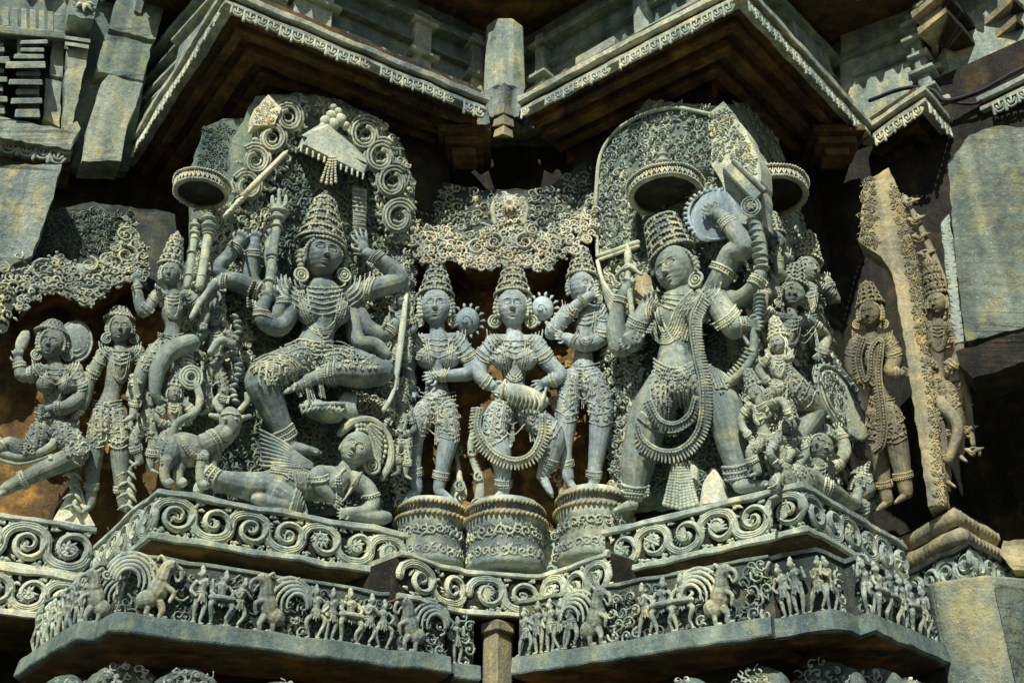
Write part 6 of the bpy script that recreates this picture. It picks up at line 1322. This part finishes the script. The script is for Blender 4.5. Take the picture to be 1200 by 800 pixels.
t = thing('leaf_frame', 'leaf-cusped frame edge sloping down right of the half hidden guardian', 'carved frame', RG.P(1130, 500, -10)); g = G(); K = Carve(RG)
K.limb([(1060, 232, -14, 4), (1085, 280, -12, 4), (1108, 340, -10, 5), (1122, 400, -10, 5), (1132, 460, -8, 5), (1140, 520, -10, 3)], g=g)
for k in range(13): x, y = np.interp(k, [0, 12], [1066, 1140]), np.interp(k, [0, 3, 12], [240, 300, 530]); f, s_ = patch(RG, x, y, -8); leaf(g, f, (0, 0), .3, 13*s_, 5*s_); leaf(g, f, (0, 0), 2.6, 12*s_, 5*s_); curl(g, f, (0, 0), 8*s_, k, 1.2, (-1)**k, 1.8*s_)
K.limb([(1100, 470, 6, 8), (1122, 500, 8, 7), (1112, 540, 6, 5)], g=g); g.build('cusped_leaves', M['tan'], t)
# double rolled base under the guardians
t = thing('rolled_base', 'double rolled base with slanted fluting under the far right guardians', 'pedestal', (*LR[1], 1.5)); po = [A(q)+A([0, .03]) for q in LR]
for k, (z, r_) in enumerate([(1.548, .042), (1.640, .044)]):
    g = G(); P_ = inset(po, .05+.02*k); PP = spline([(*q, z) for q in P_], 1) if False else A([(*q, z) for q in P_]); sweep(g, P_, [(-r_*math.cos(a), z+r_*math.sin(a)) for a in np.linspace(0, 2*PI, 12, endpoint=False)][::-1]); g.build('roll', M['tan'], t)
    g = G(); rope(g, A([(*q, z) for q in inset(P_, -.012)]), r_*.86, .9); g.build('slanted_fluting', M['tan'], t)
g = G(); prism(g, po, .05, .5, 1.5, 1.688); g.build('base_core', M['void'], t, False)
# big stones at the far right
plate('leaning_slab', 'large plain weathered stone slab at the right edge, lit grey-green', RG, [(1111, 192), (1136, 158), (1168, 148), (1290, 150), (1290, 362), (1200, 384), (1132, 400), (1120, 300)], 30, 'slate', 60, bev=.012)
plate('narrow_slab', 'narrow upright stone strip left of the large plain slab', RG, [(1102, 262), (1112, 250), (1120, 300), (1132, 400), (1118, 402)], 6, 'soap', 30, bev=.006)
plate('dark_shelf', 'dark broken stone shelf under the large plain slab at the right edge', RG, [(1120, 412), (1200, 388), (1290, 362), (1290, 404), (1200, 424), (1140, 444), (1126, 430)], 36, 'void', 60, bev=.01)
plate('ochre_patch', 'small orange stained stone at the right edge above the cracked pillar', RG, [(1172, 648), (1176, 632), (1290, 626), (1290, 670), (1188, 668)], -14, 'tan', 20)
# ============================================================ WALL ABOVE THE EAVES
UP = [(-4.7, 4.25), (-2.42, 5.45), (-1.47, 4.42), (-.10, 5.28), (.10, 5.28), (1.16, 4.38), (2.08, 5.36), (2.55, 5.0), (3.9, 5.6)]
g = G(); prism(g, UP, 0, 1.2, 4.36, 6.6); t = thing('upper_wall', 'plain block wall above the eaves, mostly in the shade of the next cornice', 'wall', (0, 5.4, 4.4)); g.build('wall_face', M['band'], t, False)  # wall face darker than its blocks, deepening the shade by colour
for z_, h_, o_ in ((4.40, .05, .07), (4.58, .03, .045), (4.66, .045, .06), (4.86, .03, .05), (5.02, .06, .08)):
    g = G(); sweep(g, UP, [(-o_, z_), (-o_*.9, z_+h_), (.02, z_+h_), (.02, z_)]); g.build('string_course', M['block' if z_ < 4.7 else 'band'], t, False, bevel=.004)  # upper courses get the darker stone, shade painted by height
R = random.Random(5)
def courses(poly, i, s0, s1, z0, z1, out, n, label, mat='block', name='wall_block', cat='stone block'):
    """a standing block course on one straight of the upper wall"""
    f = Face(poly[i], poly[i+1], z0, z1); a, b = s0*f.L, s1*f.L; T_ = thing(name, label, cat, f((a+b)/2, 0, out))
    g = G(); g.hexa([f(a, 0, -.05), f(b, 0, -.05), f(b, 0, out), f(a, 0, out)], [f(a+.01, f.h, -.05), f(b-.01, f.h, -.05), f(b-.01, f.h, out-.012), f(a+.01, f.h, out-.012)]); g.build('block', M[mat], T_, False, bevel=.008)
    for k in range(n):
        z = f.h*(.15+.7*k/max(1, n-1)); g = G(); w = .02+.012*(k % 2); g.hexa([f(a-w, z, -.04), f(b+w, z, -.04), f(b+w, z, out+w), f(a-w, z, out+w)], [f(a-w, z+.03, -.04), f(b+w, z+.03, -.04), f(b+w, z+.03, out+w), f(a-w, z+.03, out+w)]); g.build('moulding', M[mat], T_, False, bevel=.005)
    return T_
courses(UP, 1, .05, .45, 4.36, 4.62, .05, 0, 'low lit block left of the left eave, stepped top'); courses(UP, 1, .5, .8, 4.36, 4.9, .07, 2, 'tall pilaster block behind the left eave corner')
courses(UP, 2, .15, .30, 4.36, 5.2, .08, 3, 'banded pilaster above the left eave near its corner', 'soap', 'banded_pilaster', 'pilaster'); courses(UP, 2, .36, .55, 4.36, 4.58, .05, 0, 'low block above the middle of the left eave')
courses(UP, 2, .62, .70, 4.36, 5.12, .07, 3, 'slim pilaster above the left eave near the notch', 'soap', 'banded_pilaster', 'pilaster'); courses(UP, 2, .74, .95, 4.36, 4.50, .04, 0, 'low lichened kerb block left of the notch')
courses(UP, 2, .86, .92, 4.36, 5.12, .09, 3, 'narrow banded pilaster just left of the notch', 'block', 'banded_pilaster', 'pilaster'); courses(UP, 4, .08, .14, 4.36, 5.12, .09, 3, 'narrow banded pilaster just right of the notch', 'block', 'banded_pilaster', 'pilaster'); courses(UP, 2, .02, .1, 4.36, 5.12, .1, 4, 'banded pilaster at the left eave corner', 'block', 'banded_pilaster', 'pilaster')
courses(UP, 4, .16, .24, 4.36, 4.52, .05, 0, 'low pale block right of the notch'); courses(UP, 4, .30, .52, 4.36, 4.75, .09, 0, 'rough sunlit block above the right eave'); courses(UP, 4, .60, .68, 4.36, 5.12, .07, 2, 'slim pilaster above the right eave', 'soap', 'banded_pilaster', 'pilaster'); courses(UP, 4, .76, .96, 4.36, 4.62, .06, 0, 'block at the right eave corner')
courses(UP, 5, .2, .5, 4.36, 4.66, .06, 0, 'grey block behind the sloping right side of the right eave'); courses(UP, 5, .56, .9, 4.36, 5.1, .05, 0, 'tall grey block with a dark joint right of the right eave')
courses(UP, 6, .1, .8, 4.36, 4.8, .08, 0, 'block above the small right eave'); courses(UP, 6, .84, .98, 4.36, 5.1, .14, 5, 'banded pilaster over the small right eave', 'block', 'banded_pilaster', 'pilaster'); courses(UP, 7, .0, .22, 4.36, 5.0, .10, 0, 'large flat block far right above the cable'); courses(UP, 7, .26, .55, 4.36, 4.7, .12, 0, 'low block at the right edge above the cable')
# octagonal shaft in the notch with star cap
p = A([-.045, 5.02, 4.32]); t = thing('notch_shaft', 'short eight-sided shaft with a star-shaped foot standing in the notch between the eaves', 'pilaster', p)
g = G(); a = np.arange(8)*PI/4+PI/8; r8 = lambda r, z: p+np.stack([r*np.cos(a), r*np.sin(a), np.full(8, z)], 1); g.hexa(r8(.135, .16), r8(.12, .72)); g.build('shaft', M['block'], t, False, bevel=.008)
g = G(); a16 = np.arange(16)*PI/8; st = lambda r, z: p+np.stack([r*np.where(np.arange(16) % 2, .72, 1.)*np.cos(a16), r*np.where(np.arange(16) % 2, .72, 1.)*np.sin(a16), np.full(16, z)], 1); g.hexa(st(.12, -.04), st(.17, .15)); g.build('star_foot', M['block'], t, False, bevel=.004)
# next cornice higher up: it throws the toothed shade on the wall
UE = [(-4.7, 3.75), (-2.35, 4.98), (-1.44, 3.95), (-.05, 4.78), (.05, 4.78), (1.14, 3.92), (2.05, 4.86), (2.5, 4.5), (3.9, 5.1)]
t = thing('upper_cornice', 'next cornice up, just outside the top of the view, that shades the upper wall', 'cornice', (0, 4.6, 5.24)); z = 5.24
g = G(); sweep(g, UE, [(0, z), (0, z+.09), (.1, z+.16), (1.2, z+.3), (1.2, z+.02)][::-1]); g.build('cornice_slab', M['shade_brown'], t, False)
g = G()
for i in range(len(UE)-1):
    f = Face(UE[i], UE[i+1], z-.12, z)
    for k in range(int(f.L/.11)): s = .05+k*.11; w = R.uniform(.03, .05); h = R.uniform(.05, .14); g.hexa([f(s-w, .125, -.03), f(s+w, .125, -.03), f(s+w, .125, .02), f(s-w, .125, .02)], [f(s-w*.2, .12-h, -.03), f(s+w*.2, .12-h, -.03), f(s+w*.2, .12-h, .01), f(s-w*.2, .12-h, .01)])
g.build('toothed_edge', M['soap'], t, False)
# miniature tower at the top left
pT = onz(60, 130, 4.22); RT = Rel(A([*pT[:2], 0]), N_L, .0046)
plate('bay_wall', 'shaded wall of square blocks behind the miniature tower at the upper left', RT, [(-120, 190), (-120, -60), (200, -60), (150, 200)], -22, 'band', 14)
t = thing('miniature_tower', 'stepped miniature tower and railing relief at the top left corner', 'relief tower', RT.P(40, 150, 0))
for k, (x, y, w_, h_, d_) in enumerate([(32, 132, 15, 9, 22), (31, 118, 19, 6, 26), (32, 107, 14, 6, 22), (30, 96, 20, 6, 28), (33, 86, 15, 5, 22), (30, 76, 24, 7, 30), (34, 66, 18, 5, 24), (38, 58, 14, 4, 22), (40, 49, 17, 4, 22)]):
    g = G(); g.hexa(RT.pts([(x-w_, y+h_*.62, -20), (x+w_, y+h_*.62, -20), (x+w_, y+h_*.62, d_), (x-w_, y+h_*.62, d_)]), RT.pts([(x-w_*.95, y-h_*.5, -20), (x+w_*.95, y-h_*.5, -20), (x+w_*.95, y-h_*.5, d_), (x-w_*.95, y-h_*.5, d_)])); g.build('tier', M['block'], t, False, bevel=.004)
g = G(); g.hexa(RT.pts([(-60, 33, 20), (78, 46, 20), (78, 52, -10), (-60, 40, -10)]), RT.pts([(-60, 24, 22), (76, 37, 22), (76, 37, -10), (-60, 24, -10)])); g.build('rail_shelf', M['block'], t, False, bevel=.004)
for k in range(8): g = G(); x = -14+k*10.5; y = 16+k*1.1; g.hexa(RT.pts([(x-3.6, y+12, 14), (x+3.6, y+12.6, 14), (x+3.6, y+12.6, -10), (x-3.6, y+12, -10)]), RT.pts([(x-3.6, y-10, 14), (x+3.6, y-9.4, 14), (x+3.6, y-9.4, -10), (x-3.6, y-10, -10)])); g.build('rail_block', M['block'], t, False, bevel=.003)
g = G(); g.hexa(RT.pts([(20, 138, 8), (46, 140, 8), (46, 44, 8), (20, 42, 8)]), RT.pts([(20, 138, -20), (46, 140, -20), (46, 44, -20), (20, 42, -20)])); g.build('tower_core', M['block'], t, False)
t = thing('miniature_tower', 'slimmer stepped miniature tower at the left border of the photo', 'relief tower', RT.P(-6, 150, 0))
for k, (x, y, w_, h_, d_) in enumerate([(-8, 128, 14, 9, 18), (-9, 116, 18, 6, 22), (-9, 104, 13, 6, 20), (-9, 93, 18, 6, 24), (-8, 82, 13, 5, 20), (-8, 70, 20, 7, 26), (-8, 58, 14, 5, 22)]):
    if k == 0: g = G(); g.hexa(RT.pts([(-20, 134, 6), (4, 136, 6), (4, 50, 6), (-20, 48, 6)]), RT.pts([(-20, 134, -20), (4, 136, -20), (4, 50, -20), (-20, 48, -20)])); g.build('tower_core', M['block'], t, False)
    g = G(); g.hexa(RT.pts([(x-w_, y+h_*.62, -20), (x+w_, y+h_*.62, -20), (x+w_, y+h_*.62, d_), (x-w_, y+h_*.62, d_)]), RT.pts([(x-w_*.95, y-h_*.5, -20), (x+w_*.95, y-h_*.5, -20), (x+w_*.95, y-h_*.5, d_), (x-w_*.95, y-h_*.5, d_)])); g.build('tier', M['block'], t, False, bevel=.004)
for lb, ol in (('squared block between the miniature tower and the grey pilaster', [(50, 140), (54, 92), (72, 96), (70, 150)]), ('tall narrow block left of the lotus capital', [(58, 88), (62, 44), (76, 46), (74, 90)]), ('grey block between grey pilaster and left eave, upper course', [(112, 84), (124, 40), (178, 52), (168, 94)]), ('grey block under the top left corner of the left eave', [(128, 34), (140, -14), (196, -6), (182, 46)])):
    plate('wall_block', lb, RT, ol, 2, 'band' if 'upper' in lb or 'corner' in lb else 'block', 30, bev=.006)
plate('grey_pilaster', 'plain grey pilaster right of the miniature tower, half in toothed shade', RT, [(74, 150), (78, 58), (104, 56), (84, 152)], 14, 'block', 34)
t = plate('lotus_capital', 'square capital carved with a lotus star above the grey pilaster', RT, [(80, 18), (84, -12), (116, -8), (110, 22)], 22, 'block', 40); g = G()
for k in range(8): f, s_ = patch(RT, 98, 4, 24); leaf(g, f, (0, 0), k*PI/4+.2, 13*s_, 5*s_)
g.build('lotus_relief', M['lace'], t)
for k, (y, w_) in enumerate([(46, 30), (53, 28)]): g = G(); g.hexa(RT.pts([(76, y, 22), (76+w_, y+4, 22), (76+w_, y+4, -10), (76, y, -10)]), RT.pts([(76, y-4, 22), (76+w_, y, 22), (76+w_, y, -10), (76, y-4, -10)])); g.build('capital_moulding', M['block'], t, False)
plate('jointed_block', 'large lichened block left of the left eave with a cracked lower course', RT, [(96, 188), (104, 142), (120, 96), (128, 88), (168, 98), (150, 146), (142, 190)], 10, 'block', 40, bev=.008)
plate('shelf_block', 'flat lichened shelf block below the miniature tower', RT, [(-60, 130), (0, 136), (74, 152), (90, 142), (94, 150), (82, 176), (-60, 150)], 18, 'block', 40, bev=.01)
# stepped mouldings and cable at the top right
pB = onz(1110, 60, 4.8); RB = Rel(A([*pB[:2], 0]), nrm(A([-.5, -.86, 0])), .0046)
plate('joined_blocks', 'big grey wall blocks at the upper right whose tops are cut by a zigzag shade', RB, [(985, 140), (985, -20), (1290, -20), (1290, 130), (1128, 150), (1060, 150)], -6, 'block', 20)
for lb, pts_ in (('stepped corner moulding near the top right, left of two', [(1076, 40), (1110, 14), (1148, 58)]), ('stepped corner moulding at the top right corner, larger of two', [(1150, 58), (1192, 24), (1250, 76)])):
    T_ = thing('stepped_moulding', lb, 'moulding', onz(*pts_[1], 4.80)); q_ = [onz(x, y, 4.80)[:2] for x, y in pts_]
    for k in range(4): g = G(); sweep(g, q_, [(.045*(k % 2)-.012*k, 4.80+.06*k), (.045*(k % 2)-.012*k, 4.80+.06*(k+.82)), (.5, 4.80+.06*(k+.82)), (.5, 4.80+.06*k)]); g.build('step', M['tan' if k % 2 == 0 else 'block'], T_, False, bevel=.004)
K = Carve(RB); g = G(); K.limb([(1020, 118, 22, 2.6), (1060, 104, 26, 2.6), (1092, 106, 26, 2.6), (1110, 118, 28, 3.2), (1150, 106, 28, 3.2), (1190, 84, 28, 3.2), (1250, 56, 28, 3.2)], g=g); tag(g.build('cable', M['black'], None), 'black cable sagging along the small right eave', 'cable')
g = G(); K.limb([(1096, 117, 26, 2.), (1140, 122, 26, 2.), (1156, 112, 26, 2.)], g=g); tag(g.build('cable', M['black'], None), 'second thin black cable just under the main one', 'cable')
# bracket stones under the right eave
for lb, x, y in (('squared bracket stone under the outer end of the right eave', 975, 170), ('small bracket stone under the inner end of the left eave', 545, 168)):
    T_ = thing('soffit_bracket', lb, 'bracket', ony(x, y, 5.0)); c = ony(x, y, 5.0); c[2] = min(c[2], 4.12)
    for k, (w_, h_) in enumerate([(.15, .05), (.11, .05), (.07, .05)]): g = G(); g.box((c[0]-w_, c[1]-w_, 4.16-.052*(k+1)), (2*w_, 0, 0), (0, 2*w_, 0), (0, 0, h_)); g.build('bracket_step', M['shade_brown'], T_, False, bevel=.006)
# look-alikes that form a row or a set
for o in list(COL.objects):
    if o.parent is None:
        for stem_, grp in (('carved_elephant', 'row of carved elephants under the lower friezes'), ('lotus_pedestal', 'round pedestals of the middle bay'), ('banded_pilaster', 'banded pilasters above the eaves'), ('scroll_ledge', 'vine-carved ledges'), ('carved_eave', 'eaves with bead fringes'), ('figure_frieze', 'lower figure friezes'), ('flank_soldier', 'soldiers crowding the right flank'), ('stepped_moulding', 'stepped mouldings at the top right'), ('side_attendant', 'tiny figures on the right edge of the left panel')):
            if o.name.split('.')[0] == stem_: o['group'] = grp
# ------------------------------------------------------------ camera and light
cam = bpy.data.cameras.new('camera'); co = bpy.data.objects.new('camera', cam); COL.objects.link(co)
cam.sensor_width = 36; cam.lens = 39.0; cam.clip_end = 500; cam.clip_start = .05
co.location = (0, 0, EYE); co.rotation_euler = (PI/2+PITCH, 0, 0); SC.camera = co
SUN_EL = math.radians(45); SUN_AZ = math.radians(14)     # height, and how far left of straight behind the viewer
sd = A([-math.sin(SUN_AZ)*math.cos(SUN_EL), -math.cos(SUN_AZ)*math.cos(SUN_EL), math.sin(SUN_EL)])
sl = bpy.data.lights.new('sun', 'SUN'); sl.energy = 5.; sl.angle = math.radians(.5); sl.color = (1, .965, .89)
so = bpy.data.objects.new('sun', sl); COL.objects.link(so); so.rotation_euler = Vector(-sd).to_track_quat('-Z', 'Y').to_euler(); so.location = (0, -5, 12)
w = bpy.data.worlds.new('World'); SC.world = w; w.use_nodes = True; nt = w.node_tree
sk = nt.nodes.new('ShaderNodeTexSky'); sk.sky_type = 'NISHITA'; sk.sun_disc = False; sk.sun_elevation = SUN_EL; sk.sun_rotation = math.radians(180)+SUN_AZ
nt.links.new(sk.outputs[0], nt.nodes['Background'].inputs[0]); nt.nodes['Background'].inputs[1].default_value = .06
SC.view_settings.view_transform = 'Standard'; SC.view_settings.look = 'None'; SC.view_settings.exposure = 0
SC.cycles.max_bounces = 4; SC.cycles.diffuse_bounces = 2
